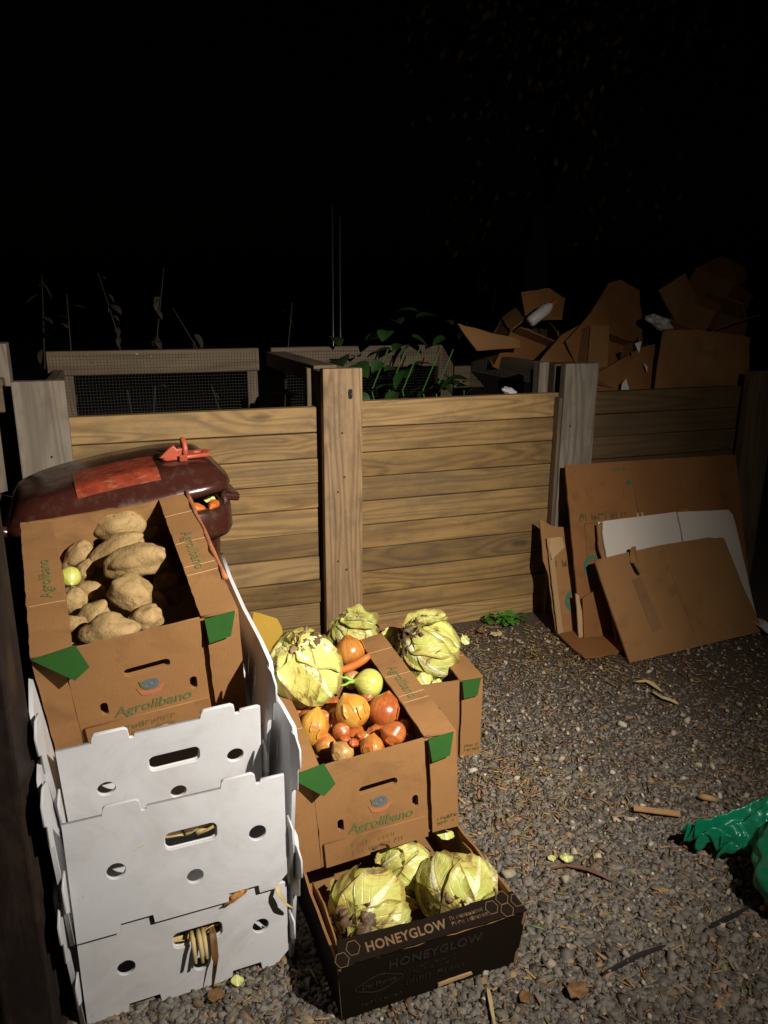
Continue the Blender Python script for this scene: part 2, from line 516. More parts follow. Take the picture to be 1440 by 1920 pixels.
def mat_cabbage(name, inner=False, rotamt=.5, seed=0.0):
    s = NT(name); uv = s.n('ShaderNodeTexCoord').outputs['UV']; ob = s.obj()
    su = s.n('ShaderNodeSeparateXYZ', Vector=uv)
    f = s.noise(ob, 15, 5, .65, .5); g = s.noise(ob, 70, 4, .7)
    c = s.mix(s.ramp(f, [(.32, 0), (.68, 1)]), (.66, .65, .20), (.40, .46, .075))
    c = s.mix(s.math('MULTIPLY', s.ramp(g, [(.45, 0), (.7, 1)]), .4), c, (.60, .60, .24))
    if not inner:
        au = s.math('ABSOLUTE', s.math('MULTIPLY_ADD', su.outputs[0], 2.0, -1.0))
        wv = s.math('MULTIPLY_ADD', su.outputs[1], -.13, .20)
        rib = s.math('SUBTRACT', 1.0, s.math('DIVIDE', au, wv)); rib = s.ramp(rib, [(0, 0), (.35, 1)])
        # side veins: branch from the rib
        q = s.math('SUBTRACT', s.math('MULTIPLY', su.outputs[1], 7.0), s.math('MULTIPLY', au, 3.2))
        q = s.math('ADD', q, s.math('MULTIPLY', s.noise(ob, 9, 2), 1.5))
        vn = s.math('ABSOLUTE', s.math('SUBTRACT', s.math('FRACT', q), .5))
        vn = s.ramp(vn, [(0, 1), (.09, 0)])
        c = s.mix(s.math('MULTIPLY', vn, .5), c, (.68, .68, .36))
        c = s.mix(s.math('MULTIPLY', rib, .85), c, (.80, .79, .52))
    if not inner:
        eg = s.math('ADD', s.math('POWER', au, 3.0), s.math('POWER', su.outputs[1], 6.0))
        eg = s.ramp(s.math('MULTIPLY', eg, s.math('ADD', s.noise(ob, 22, 4, .7), .3)), [(.55, 0), (.85, 1)])
        c = s.mix(s.math('MULTIPLY', eg, .75), c, (.20, .125, .035))
    rt = s.noise(ob, 9, 6, .72, .9)
    lo_ = .70 - rotamt * .18
    rm = s.ramp(rt, [(lo_, 0), (lo_ + .05, 1)])
    c = s.mix(s.math('MULTIPLY', s.ramp(rt, [(lo_ - .09, 0), (lo_, 1)]), .6), c, (.46, .34, .07))
    c = s.mix(s.math('MULTIPLY', rm, .85), c, (.085, .048, .018))
    sp = s.ramp(s.noise(ob, 130, 3, .7), [(.70, 0), (.76, 1)])
    c = s.mix(s.math('MULTIPLY', sp, .6), c, (.10, .06, .02))
    b = s.bump(f, .5, .006); b = s.bump(g, .3, .002, b)
    if not inner: b = s.bump(s.math('ADD', rib, s.math('MULTIPLY', vn, .5)), .5, .003, b)
    return s.out(c, s.math('MULTIPLY_ADD', rm, .25, .36), **{'Specular IOR Level': .45})
MT['cab_leaf'] = mat_cabbage('cabbage_leaf', False, .80)
MT['cab_head'] = mat_cabbage('cabbage_head', True, .85)
MT['cab_rotten'] = mat_plain('rotten_cabbage_leaf', (.115, .068, .032), .55, .9, 26, .9)
MT['cab_stem'] = mat_plain('cut_cabbage_stem', (.30, .20, .09), .7, .5, 50, .6)
MT['leaf_pale'] = mat_cabbage('pale_leaf_scrap', False, .15)

def mat_bag():
    s = NT('green_plastic_film'); v = s.obj()
    f = s.noise(v, 10, 4, .6)
    c = s.mix(f, (.006, .205, .10), (.004, .15, .075))
    w = s.noise(s.mapping(v, (1, 1, 1)), 34, 4, .6, .8)
    s.bump(w, .55, .006)
    return s.out(c, .28, **{'Specular IOR Level': .55})
MT['bag'] = mat_bag()
MT['white_film'] = mat_plain('white_plastic_film', (.60, .58, .56), .4, .15, 25, .5)
MT['leaf'] = mat_plain('vine_leaf', (.028, .075, .014), .45, .4, 30, .3)
MT['weed'] = mat_plain('weed_leaf', (.06, .20, .018), .5, .4, 40, .3)
MT['autumn_leaf'] = mat_plain('dry_yellow_leaf', (.22, .14, .03), .6, .6, 5, .2)
MT['dead_leaf'] = mat_plain('dead_grey_leaf', (.04, .03, .016), .8, .5, 20, .3)
MT['stalk'] = mat_plain('dry_stalk', (.04, .03, .018), .8, .5, 40, .4)
MT['husk'] = mat_plain('dry_husk', (.50, .38, .17), .65, .4, 40, .5)
MT['husk_orange'] = mat_plain('orange_dry_husk', (.40, .18, .045), .6, .5, 40, .5)
MT['dry_leaf'] = mat_plain('brown_dry_leaf', (.17, .085, .03), .65, .6, 50, .6)
MT['stick'] = mat_plain('raw_wood_stick', (.42, .24, .10), .75, .35, 60, .4)
MT['twig'] = mat_plain('brown_twig', (.16, .075, .04), .8, .4, 60, .4)
MT['yellow_card'] = mat_card('yellow_printed_card', (.52, .33, .05), (.42, .25, .035), stain=.5)
MT['pole'] = mat_plain('thin_steel_rod', (.2, .2, .21), .35, .2, 40, metal=.8)
MT['bark'] = mat_plain('tree_bark', (.014, .010, .007), .9, .5, 15, .6)

def mat_soil():
    s = NT('dark_soil'); v = s.obj(False)
    f = s.noise(v, 5, 6, .7); g = s.noise(v, 90, 6, .75); h = s.noise(v, 330, 3, .7)
    c = s.mix(g, (.17, .118, .078), (.075, .053, .036))
    c = s.mix(s.math('MULTIPLY', f, .5), c, (.050, .040, .033))
    fl = s.ramp(h, [(.66, 0), (.73, 1)])
    c = s.mix(s.math('MULTIPLY', fl, .5), c, (.27, .21, .14))
    b = s.bump(g, .9, .012); s.bump(h, .6, .004, b)
    return s.out(c, .85)
MT['soil'] = mat_soil()

def mat_tint(name, rough=.8, amp=.4):
    s = NT(name); a = s.n('ShaderNodeAttribute', attribute_name='tint').outputs['Color']
    v = s.obj(False); f = s.noise(v, 260, 3, .7)
    c = s.mix(s.math('MULTIPLY', f, amp), a, (.02, .016, .012))
    s.bump(f, .4, .002)
    return s.out(c, rough)
MT['stone'] = mat_tint('gravel_stone', .72)
MT['chip'] = mat_tint('wood_chip', .8, .25)


# ================================================================== ground
def gz(x, y):
    return .010 * noise.noise(Vector((x * 1.3, y * 1.3, 3.1))) * min(1, max(0, (y - 1.2) / .5)) - .004

def build_ground():
    xs = np.concatenate([[-60, -20, -8, -4], np.arange(-2.2, 2.6, .04), [4, 8, 20, 60]])
    ys = np.concatenate([[-40, -10, -2, 0], np.arange(.5, 4.2, .04), [6, 10, 25, 80]])
    V = []; Fc = []
    nx = len(xs)
    for y in ys:
        for x in xs:
            V.append((x, y, gz(x, y) if -2.2 <= x <= 2.6 and .5 <= y <= 4.2 else -.004))
    for j in range(len(ys) - 1):
        for i in range(nx - 1):
            a = j * nx + i
            Fc.append((a, a + 1, a + nx + 1, a + nx))
    o = mobj('ground', from_data(V, Fc), MT['soil'], smooth=True)
    tag(o, kind='structure')
build_ground()

def scatter(name, label, cat, mat, pts, size, aspect, tints, sink=.25, flat=.0, shape='rock'):
    """many small angular pieces joined in one mesh"""
    N = len(pts)
    cube = np.array([[x, y, z] for z in (-1, 1) for y in (-1, 1) for x in (-1, 1)], float)
    quads = np.array([[0, 2, 3, 1], [4, 5, 7, 6], [0, 1, 5, 4], [2, 6, 7, 3], [0, 4, 6, 2], [1, 3, 7, 5]])
    V = np.repeat(cube[None], N, 0)
    V = V + rng.uniform(-.45, .45, V.shape) if shape == 'rock' else V + rng.uniform(-.22, .22, V.shape)
    if shape == 'rock': V[:, 4:, :2] *= rng.uniform(.45, .9, (N, 1, 1))
    V = V * np.asarray(aspect)[:, None, :] * (np.asarray(size)[:, None, None] / 2)
    az = rng.uniform(0, 2 * PI, N); tx = rng.normal(0, .45 if shape == 'rock' else .10, N); ty = rng.normal(0, .45 if shape == 'rock' else .10, N)
    c, s_ = np.cos(tx)[:, None], np.sin(tx)[:, None]
    Y = V[..., 1] * c - V[..., 2] * s_; Z = V[..., 1] * s_ + V[..., 2] * c; V[..., 1] = Y; V[..., 2] = Z
    c, s_ = np.cos(ty)[:, None], np.sin(ty)[:, None]
    X = V[..., 0] * c + V[..., 2] * s_; Z = -V[..., 0] * s_ + V[..., 2] * c; V[..., 0] = X; V[..., 2] = Z
    c, s_ = np.cos(az)[:, None], np.sin(az)[:, None]
    X = V[..., 0] * c - V[..., 1] * s_; Y = V[..., 0] * s_ + V[..., 1] * c; V[..., 0] = X; V[..., 1] = Y
    V += np.asarray(pts)[:, None, :]
    V[..., 2] += (np.asarray(size) * np.asarray(aspect)[:, 2] * (.5 - sink))[:, None]
    Fq = (quads[None] + (np.arange(N) * 8)[:, None, None]).reshape(-1, 4)
    me = bpy.data.meshes.new(name)
    me.vertices.add(N * 8); me.loops.add(len(Fq) * 4); me.polygons.add(len(Fq))
    me.vertices.foreach_set('co', V.reshape(-1))
    me.loops.foreach_set('vertex_index', Fq.reshape(-1).astype(np.int32))
    me.polygons.foreach_set('loop_start', np.arange(0, len(Fq) * 4, 4, dtype=np.int32))
    me.polygons.foreach_set('loop_total', np.full(len(Fq), 4, dtype=np.int32))
    me.update(calc_edges=True)
    at = me.attributes.new('tint', 'FLOAT_COLOR', 'POINT')
    tc = np.concatenate([np.asarray(tints), np.ones((N, 1))], 1)
    at.data.foreach_set('color', np.repeat(tc, 8, 0).astype(np.float32).ravel())
    o = mobj(name, me, mat)
    tag(o, label, cat, kind='stuff')
    return o

def ground_pts(n, xr, yr, keep):
    P = []
    while len(P) < n:
        x = rng.uniform(*xr, n); y = rng.uniform(*yr, n)
        k = keep(x, y)
        ok = (rng.uniform(0, 1, n) < k) & (np.abs(x) < .62 * y + .25)
        P += list(zip(x[ok], y[ok]))
    P = P[:n]
    return np.array([(x, y, gz(x, y)) for x, y in P])

def gravel_keep(x, y):
    """dense angular gravel near, thinning to soil towards the boards and the right"""
    d = np.clip(1.25 - (y - 1.0) / 1.35 - np.clip(x - .45, 0, 2) * .35, .05, 1)
    return d

N1 = 108000
P = ground_pts(N1, (-1.1, 1.7), (.85, 2.75), gravel_keep)
sz = np.clip(rng.lognormal(math.log(.0061), .50, N1), .003, .019) * np.clip(1.15 - .22 * (P[:, 1] - 1.0), .7, 1.15)
asp = np.stack([rng.uniform(1.0, 1.9, N1), rng.uniform(.6, 1.0, N1), rng.uniform(.3, .65, N1)], 1)
g = rng.uniform(.09, .27, N1)[:, None] * np.array([[1.0, .87, .72]]) * (1 + rng.normal(0, .025, (N1, 3)))
wm = rng.uniform(0, 1, N1) < .10; g[wm] *= np.array([1.5, 1.15, .8])
scatter('gravel', 'dark grey crushed stone gravel covering the ground', 'gravel', MT['stone'], P, sz, asp, np.clip(g, .01, .6), sink=.45)

def chip_keep(x, y):
    a = np.exp(-(((x - .28) / .22) ** 2 + ((y - 1.75) / .25) ** 2)) + .9 * np.exp(-(((x - .6) / .4) ** 2 + ((y - 2.55) / .22) ** 2))
    return np.clip(.16 + a, 0, 1)
N2 = 4200
P = ground_pts(N2, (-.3, 1.7), (.95, 2.8), chip_keep)
P[:, 2] += .006
sz = rng.uniform(.004, .010, N2)
asp = np.stack([rng.uniform(1.2, 4.2, N2), rng.uniform(.25, .55, N2), rng.uniform(.12, .3, N2)], 1)
t = rng.uniform(.45, 1, N2)[:, None] * np.array([[.42, .27, .115]]) * (1 + rng.normal(0, .12, (N2, 3)))
scatter('wood_chips', 'straw coloured wood chips and stalk bits strewn over the gravel', 'wood chips', MT['chip'], P, sz, asp, np.clip(t, .01, .8), shape='chip')
N3 = 1100
P = ground_pts(N3, (-.1, 1.7), (.95, 2.75), lambda x, y: .4 + .6 * (x > .4))
P[:, 2] += .004
sz = np.clip(rng.lognormal(math.log(.0065), .42, N3), .003, .018)
asp = np.stack([rng.uniform(1, 1.7, N3), rng.uniform(.8, 1, N3), rng.uniform(.5, .8, N3)], 1)
t = rng.uniform(.5, 1, N3)[:, None] * np.array([[.66, .56, .42]]) * (1 + rng.normal(0, .025, (N3, 3)))
scatter('pale_pebbles', 'cream and white pebbles scattered among the gravel', 'pebbles', MT['stone'], P, sz, asp, np.clip(t, .01, .8))


# ================================================================== compost bins (fence)
FD, FT = 2.7053, .3325
bins = empty('compost_bin', (0, FD, 0), (0, 0, FT), 'row of wooden compost bays with stacked boards, posts and wire mesh back', 'compost bin')
NF = Vector((math.sin(FT), -math.cos(FT), 0)); EF = Vector((math.cos(FT), math.sin(FT), 0))
def fence_pt(u, off, z): return Vector((0, FD, 0)) + EF * u - NF * off + Vector((0, 0, z))
def px_on_fence(px, off): return at_plane(px, fence_pt(0, off, 0), NF)

def plank(name, u0, u1, y, z0, z1, mat, thick=.036, jit=.0015, dz=0.0):
    L = u1 - u0
    return box(name, (L, thick, z1 - z0), ((u0 + u1) / 2, y + thick / 2, (z0 + z1) / 2), MT[mat], bins, (random.gauss(0, .006), dz, 0), .0035, 2, jit, 8)

b = .0892
for k in range(10):   # left bay
    zt = .8594 - b * k
    plank('board', -1.045, -.244 + random.gauss(0, .0015), random.gauss(0, .0018), zt - b + .0035, zt, 'board')
for k in range(10):   # middle bay
    zt = .870 - b * k + (.003 if k == 0 else 0)
    plank('board', -.135, .70 + random.gauss(0, .001), random.gauss(0, .0018), zt - b + .0035 - (.003 if k == 0 else 0), zt, 'board')
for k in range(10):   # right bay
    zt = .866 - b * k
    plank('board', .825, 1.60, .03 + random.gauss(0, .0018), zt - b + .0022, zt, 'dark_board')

def post(u0, u1, y0, y1, z1, mat, z0=-.10, name='post', lean=0):
    L = z1 - z0
    return box(name, (L, y1 - y0, u1 - u0), ((u0 + u1) / 2, (y0 + y1) / 2, (z0 + z1) / 2), MT[mat], bins, (0, -PI / 2 + lean, 0), .004, 2, .0012, 10)
post(-1.172, -1.025, -.041, -.003, .977, 'grey_post')
pm = post(-.231, -.094, -.041, -.003, .990, 'post')
post(.690, .833, -.041, -.003, .985, 'grey_post')
post(1.556, 1.70, -.041, -.003, .935, 'rail')
# return pieces that form the channel behind each post
post(-.266, -.251, .040, .078, .986, 'rail', name='channel_strip')
post(-.225, -.105, .044, .13, .975, 'rail', name='back_post')
post(.628, .668, .040, .09, .985, 'grey_post', name='channel_strip')
post(.70, .83, .05, .14, .975, 'rail', name='back_post')
post(.675, .689, -.036, -.001, .86, 'rail', name='channel_strip')
post(-1.15, -1.06, .05, .14, .93, 'rail', name='back_post')
for u_, zt0 in ((-.16, .87), (.735, .87), (-1.09, .86)):
    for k in range(4):
        mobj('nail', lathe_mesh([(.0005, .0012), (.003, .0012), (.0034, 0)], 8), MT['bark'], bins, (u_ + random.uniform(-.03, .03), -.0425, zt0 - .09 - .22 * k + random.uniform(-.03, .03)), (PI / 2, 0, 0))
# screws on the middle post
for (zz, uu) in ((.62, -.16), (.28, -.155), (.905, -.13)):
    s_ = mobj('screw', lathe_mesh([(.0, .002), (.004, .002), (.0045, 0.0)], 10), MT['nail'], bins, (uu, -.0425, zz), (PI / 2, 0, 0))
# deep split in the knot at the head of the middle post
kn = mobj('knot', panel_mesh(tear(slot(0, 0, .014, .034, 4), .002, .006), thick=.002), MT['bark'], bins, (-.137, -.0425, .905), (PI / 2, 0, .0))
def rail(u0, u1, y0, y1, z0, z1, mat='rail', name='rail'):
    return box(name, (u1 - u0, y1 - y0, z1 - z0), ((u0 + u1) / 2, (y0 + y1) / 2, (z0 + z1) / 2), MT[mat], bins, (0, 0, 0), .004, 2, .0015, 8)
rail(-1.130, -.292, .80, .84, .905, 1.0)
rail(-.240, .535, .80, .84, .905, 1.0)
rail(.62, 1.70, .80, .84, .80, .90)
post(-1.130, -1.038, .80, .84, .904, 'rail', name='stile')
post(-.345, -.300, .80, .838, .904, 'rail', name='stile')
post(.537, .612, .80, .84, 1.0, 'rail', name='stile')
for zlow in (.42, .05):
    rail(-1.036, -.347, .80, .838, zlow, zlow + .09, name='rail')
    rail(-.24, .535, .80, .838, zlow, zlow + .09, name='rail')
def side_rail(u0, u1, y0, y1, z1, w=.09, t=.038, name='partition_rail'):
    L = math.hypot(u1 - u0, y1 - y0)
    return box(name, (L, t, w), ((u0 + u1) / 2, (y0 + y1) / 2, z1 - w / 2), MT['rail'], bins, (0, 0, math.atan2(y1 - y0, u1 - u0)), .004, 2, .0015, 8)
side_rail(-.175, -.222, .14, .79, .985, .06, .085)
side_rail(.765, .72, .15, .79, .965)
side_rail(.765, .72, .15, .79, .52)
side_rail(-1.10, -1.09, .15, .79, .93)

def wire_panel(org, ex, ez, w, h, pitch=.0127, r=.00042):
    V = []; Fc = []
    ex = Vector(ex).normalized(); ez = Vector(ez).normalized(); en = ex.cross(ez)
    def seg(p, q, a, b_):
        i = len(V)
        for P_ in (p, q):
            for k in range(3):
                g_ = 2 * PI * k / 3; V.append(P_ + (a * math.cos(g_) + b_ * math.sin(g_)) * r)
        for k in range(3):
            k2 = (k + 1) % 3; Fc.append((i + k, i + k2, i + 3 + k2, i + 3 + k))
    for k in range(int(w / pitch) + 1):
        p = Vector(org) + ex * (k * pitch); seg(p, p + ez * h, ex, en)
    for k in range(int(h / pitch) + 1):
        p = Vector(org) + ez * (k * pitch) + en * r * 1.6; seg(p, p + ex * w, ez, en)
    o = mobj('wire_mesh', from_data(V, Fc), MT['wire'], bins)
    o['kind'] = 'stuff'
wire_panel((-1.12, .797, .46), (1, 0, 0), (0, 0, 1), .82, .53)
wire_panel((-.235, .797, .46), (1, 0, 0), (0, 0, 1), .84, .53)
wire_panel((.742, .15, .50), (-.045, .64, 0), (0, 0, 1), .645, .45)
for (uu, zz) in ((-.955, .955), (-.90, .962), (-.985, .985), (-.79, .985), (-.735, .975)):
    mobj('staple', box_mesh(.011, .003, .003, .0012, 2), MT['nail'], bins, (uu, .794, zz), (0, random.uniform(-.6, .6), 0))


# ================================================================== cartons
CW, CD, CH = .349, .445, .2376
def carton(label, loc, rot, w=CW, d=CD, h=CH, seed=1, frayed=False):
    random.seed(seed)
    root = empty('produce_carton', loc, rot, label, 'carton', 'produce cartons')
    T = .005
    R90 = (PI / 2, 0, 0)
    # front: centre panel with the handle, a strip each side of it
    ls, rs = .048, .060
    fw = w - ls - rs - .009
    holes = [slot(fw * .56, h * .66, .082, .019, ang=.02), slot(fw * .20, h * .37, .013, .030), slot(fw * .89, h * .40, .013, .030)]
    fo = tear([(0, .0), (fw, .0), (fw, h), (0, h)], .0012, .02)
    fr = mobj('front_wall', panel_mesh(fo, holes, T), MT['card'], root, (ls, T / 2 + .001, 0), R90)
    mobj('inner_front_wall', panel_mesh([(0, 0), (w - .02, 0), (w - .02, h - .008), (0, h - .008)], [slot(.038 + fw * .56, h * .66, .084, .022, ang=.02), slot(.038 + fw * .20, h * .37, .015, .032), slot(.038 + fw * .89, h * .40, .015, .032)], T), MT['card_in'], root, (.010, T * 1.5 + .004, 0), R90)
    mobj('corner_strip', panel_mesh(tear([(.0, .0), (ls - .001, .0), (ls - .001, h - .004), (0, h - .002)], .001, .02), thick=T), MT['card'], root, (0, T / 2 + .0005, 0), R90)
    mobj('corner_strip', panel_mesh(tear([(.0, .004), (rs, .0), (rs, h - .004), (0, h - .006)], .001, .02), thick=T), MT['card'], root, (w - rs, T / 2 - .002, 0), R90)
    # lower overlapping flap with a thumb notch
    n = []
    for k in range(9):
        a = PI - PI * k / 8
        n.append((fw * .52 + .022 * math.cos(a), .018 * math.sin(a)))
    lf = [(0.006, .0)] + n + [(fw - .004, 0), (fw - .004, .052), (.006, .058)]
    mobj('lower_flap', panel_mesh(lf, thick=.004), MT['card'], root, (ls + .002, -.0035, .001), R90)
    # other walls and base
    mobj('back_wall', panel_mesh(tear([(0, 0), (w, 0), (w, h), (w * .6, h - .004), (0, h)], .0015, .02), [slot(w * .5, h * .66, .082, .022)], T), MT['card_in'], root, (0, d - T / 2, 0), R90)
    sd = tear([(0, 0), (d - .012, 0), (d - .012, h - .004), (0, h - .004)], .001, .03)
    mobj('side_wall', panel_mesh(sd, [slot(d * .3, h * .4, .012, .03), slot(d * .7, h * .4, .012, .03)], T), MT['card_in'], root, (T / 2, .006, 0), (PI / 2, 0, PI / 2))
    mobj('side_wall', panel_mesh(sd, [slot(d * .3, h * .4, .012, .03), slot(d * .7, h * .4, .012, .03)], T), MT['card'], root, (w - T / 2, .006, 0), (PI / 2, 0, PI / 2))
    mobj('base', panel_mesh([(0, 0), (w - .012, 0), (w - .012, d - .012), (0, d - .012)], thick=T), MT['card_in'], root, (.006, .006, T / 2 + .0005))
    # top flaps along the sides: cut grooves show as raised creases
    fl = .066
    lfw = [(0, 0), (fl, .012), (fl + .003, d * .5), (fl - .006, d - .004), (0, d)]
    f1 = mobj('top_flap', panel_mesh(tear(lfw, .0015, .015), thick=T), MT['card'], root, (0, 0, h + .001), (0, .10, 0))
    rfw = [(0, 0), (0, d), (-fl + .004, d - .006), (-fl, .008)]
    f2 = mobj('top_flap', panel_mesh(tear(rfw, .0012, .015), thick=T), MT['card'], root, (w, 0, h + .001), (0, -.04, 0))
    for yy in (.30, .36, .55, .82):
        mobj('crease', box_mesh(fl * .92, .0015, .0012, .0004), MT['card_edge'], f2, (-fl * .5, d * yy, T / 2 + .0002), (0, 0, random.gauss(.05, .05)))
    mobj('crease', box_mesh(fl * .95, .0015, .0012, .0004), MT['card_edge'], f1, (fl * .52, d * .32, T / 2 + .0002), (0, 0, .08))
    mobj('print', text_mesh('Agrolibano', .032, .0003), MT['green_ink'], f2, (-fl * .52, d * .48, T / 2 + .0006), (0, 0, -PI / 2))
    mobj('print', text_mesh('Agrolibano', .030, .0003), MT['green_ink'], f1, (fl * .55, d * .5, T / 2 + .0006), (0, 0, PI / 2))
    # green printed tabs that fold down over the front
    tr = [(.004, 0), (fl - .006, .0), (fl - .020, -.047), (.006, -.050)]
    mobj('green_tab', panel_mesh(tr, thick=.003), MT['green_tab'], root, (w - fl, -.004, h + .001), (PI / 2 - .20, 0, .03))
    tl = [(0, 0), (fl + .004, .010), (fl + .020, -.032), (fl - .006, -.050)]
    mobj('green_tab', panel_mesh(tl, thick=.003), MT['green_tab'], root, (.001, -.004, h + .001), (PI / 2 - .42, 0, -.06))
    # print on the front
    mobj('print', text_mesh('Agrolibano', .031, .0003, shear=.25, bold=.0005), MT['green_ink'], fr, (fw * .56, h * .30, T / 2 + .0006))
    ring = panel_mesh(slot(0, 0, .030, .024, 6), [slot(.004, .002, .007, .006, 3), slot(-.006, -.002, .006, .005, 3)], .0006)
    mobj('logo', ring, MT['blue_ink'], fr, (fw * .565, h * .505, T / 2 + .0005))
    sw = [(-.026, .004), (-.018, -.006), (-.004, -.010), (.012, -.008), (.024, .002), (.016, -.014), (0, -.019), (-.018, -.015)]
    mobj('logo', panel_mesh(sw, thick=.0006), MT['red_ink'], fr, (fw * .565, h * .475, T / 2 + .0005))
    sw2 = [(-.020, .012), (-.017, -.002), (-.006, -.010), (-.013, -.001), (-.016, .012)]
    mobj('logo', panel_mesh(sw2, thick=.0006), MT['green_ink'], fr, (fw * .565, h * .50, T / 2 + .0007))
    mobj('print', blurred_print(.105, .036, 2, seed), MT['dark_ink'], root, (ls + fw * .5, -.0060, h * .115), (PI / 2, 0, 0))
    mobj('print', blurred_print(.040, .024, 2, seed + 1), MT['dark_ink'], root, (w - rs * .45, -.0050, h * .13), (PI / 2, 0, 0))
    for ch, amp in ((fr, .0012), (f1, .005), (f2, .0045)):
        f_ = flex_fn(amp, seed * 1.7, 6.0)
        bend(ch.data, f_, (0, 0), .035)
        for g_ in ch.children:
            ca, sa = math.cos(g_.rotation_euler.z), math.sin(g_.rotation_euler.z); lx, ly = g_.location.x, g_.location.y
            bend(g_.data, lambda x, y: f_(lx + x * ca - y * sa, ly + x * sa + y * ca), (0, 0), .012 if ch is not fr else 0)
            g_.location.z += .0004
    if frayed:
        path = [(w + .002 + random.gauss(0, .0012), d * k / 14, h + .002 + random.gauss(0, .002)) for k in range(3, 15)]
        mobj('torn_edge', tube_mesh(path, [.0045 + random.uniform(-.0015, .002) for _ in path], 6), MT['rope_edge'], root, smooth=True)
    return root

O_LOC, O_ROT = Vector((-.165, 1.288, .122)), (.037, -.077, .346)
P_LOC, P_ROT = Vector((-.586, 1.224, .425)), (.238, -.088, .409)
B_LOC, B_ROT = Vector((-.040, 1.800, .0)), (0, 0, .302)
onion_box = carton('melon carton full of onions, resting on the black pineapple tray', O_LOC, O_ROT, seed=11)
potato_box = carton('melon carton of potatoes tilted forward on the white crates', P_LOC, P_ROT, seed=12, d=.463, frayed=True)
back_box = carton('melon carton on the ground behind the onion carton, holding cabbages', B_LOC, B_ROT, w=.325, seed=13, d=.42)

def frame(loc, rot): return Matrix.Translation(loc) @ Euler(rot).to_matrix().to_4x4()
MO, MP, MB = frame(O_LOC, O_ROT), frame(P_LOC, P_ROT), frame(B_LOC, B_ROT)
def in_box(px, M, zl):
    """world point on the photo ray of px at local height zl of a box"""
    p = M @ Vector((0, 0, zl)); n = (M.to_3x3() @ Vector((0, 0, 1))).normalized()
    return at_plane(px, p, n)


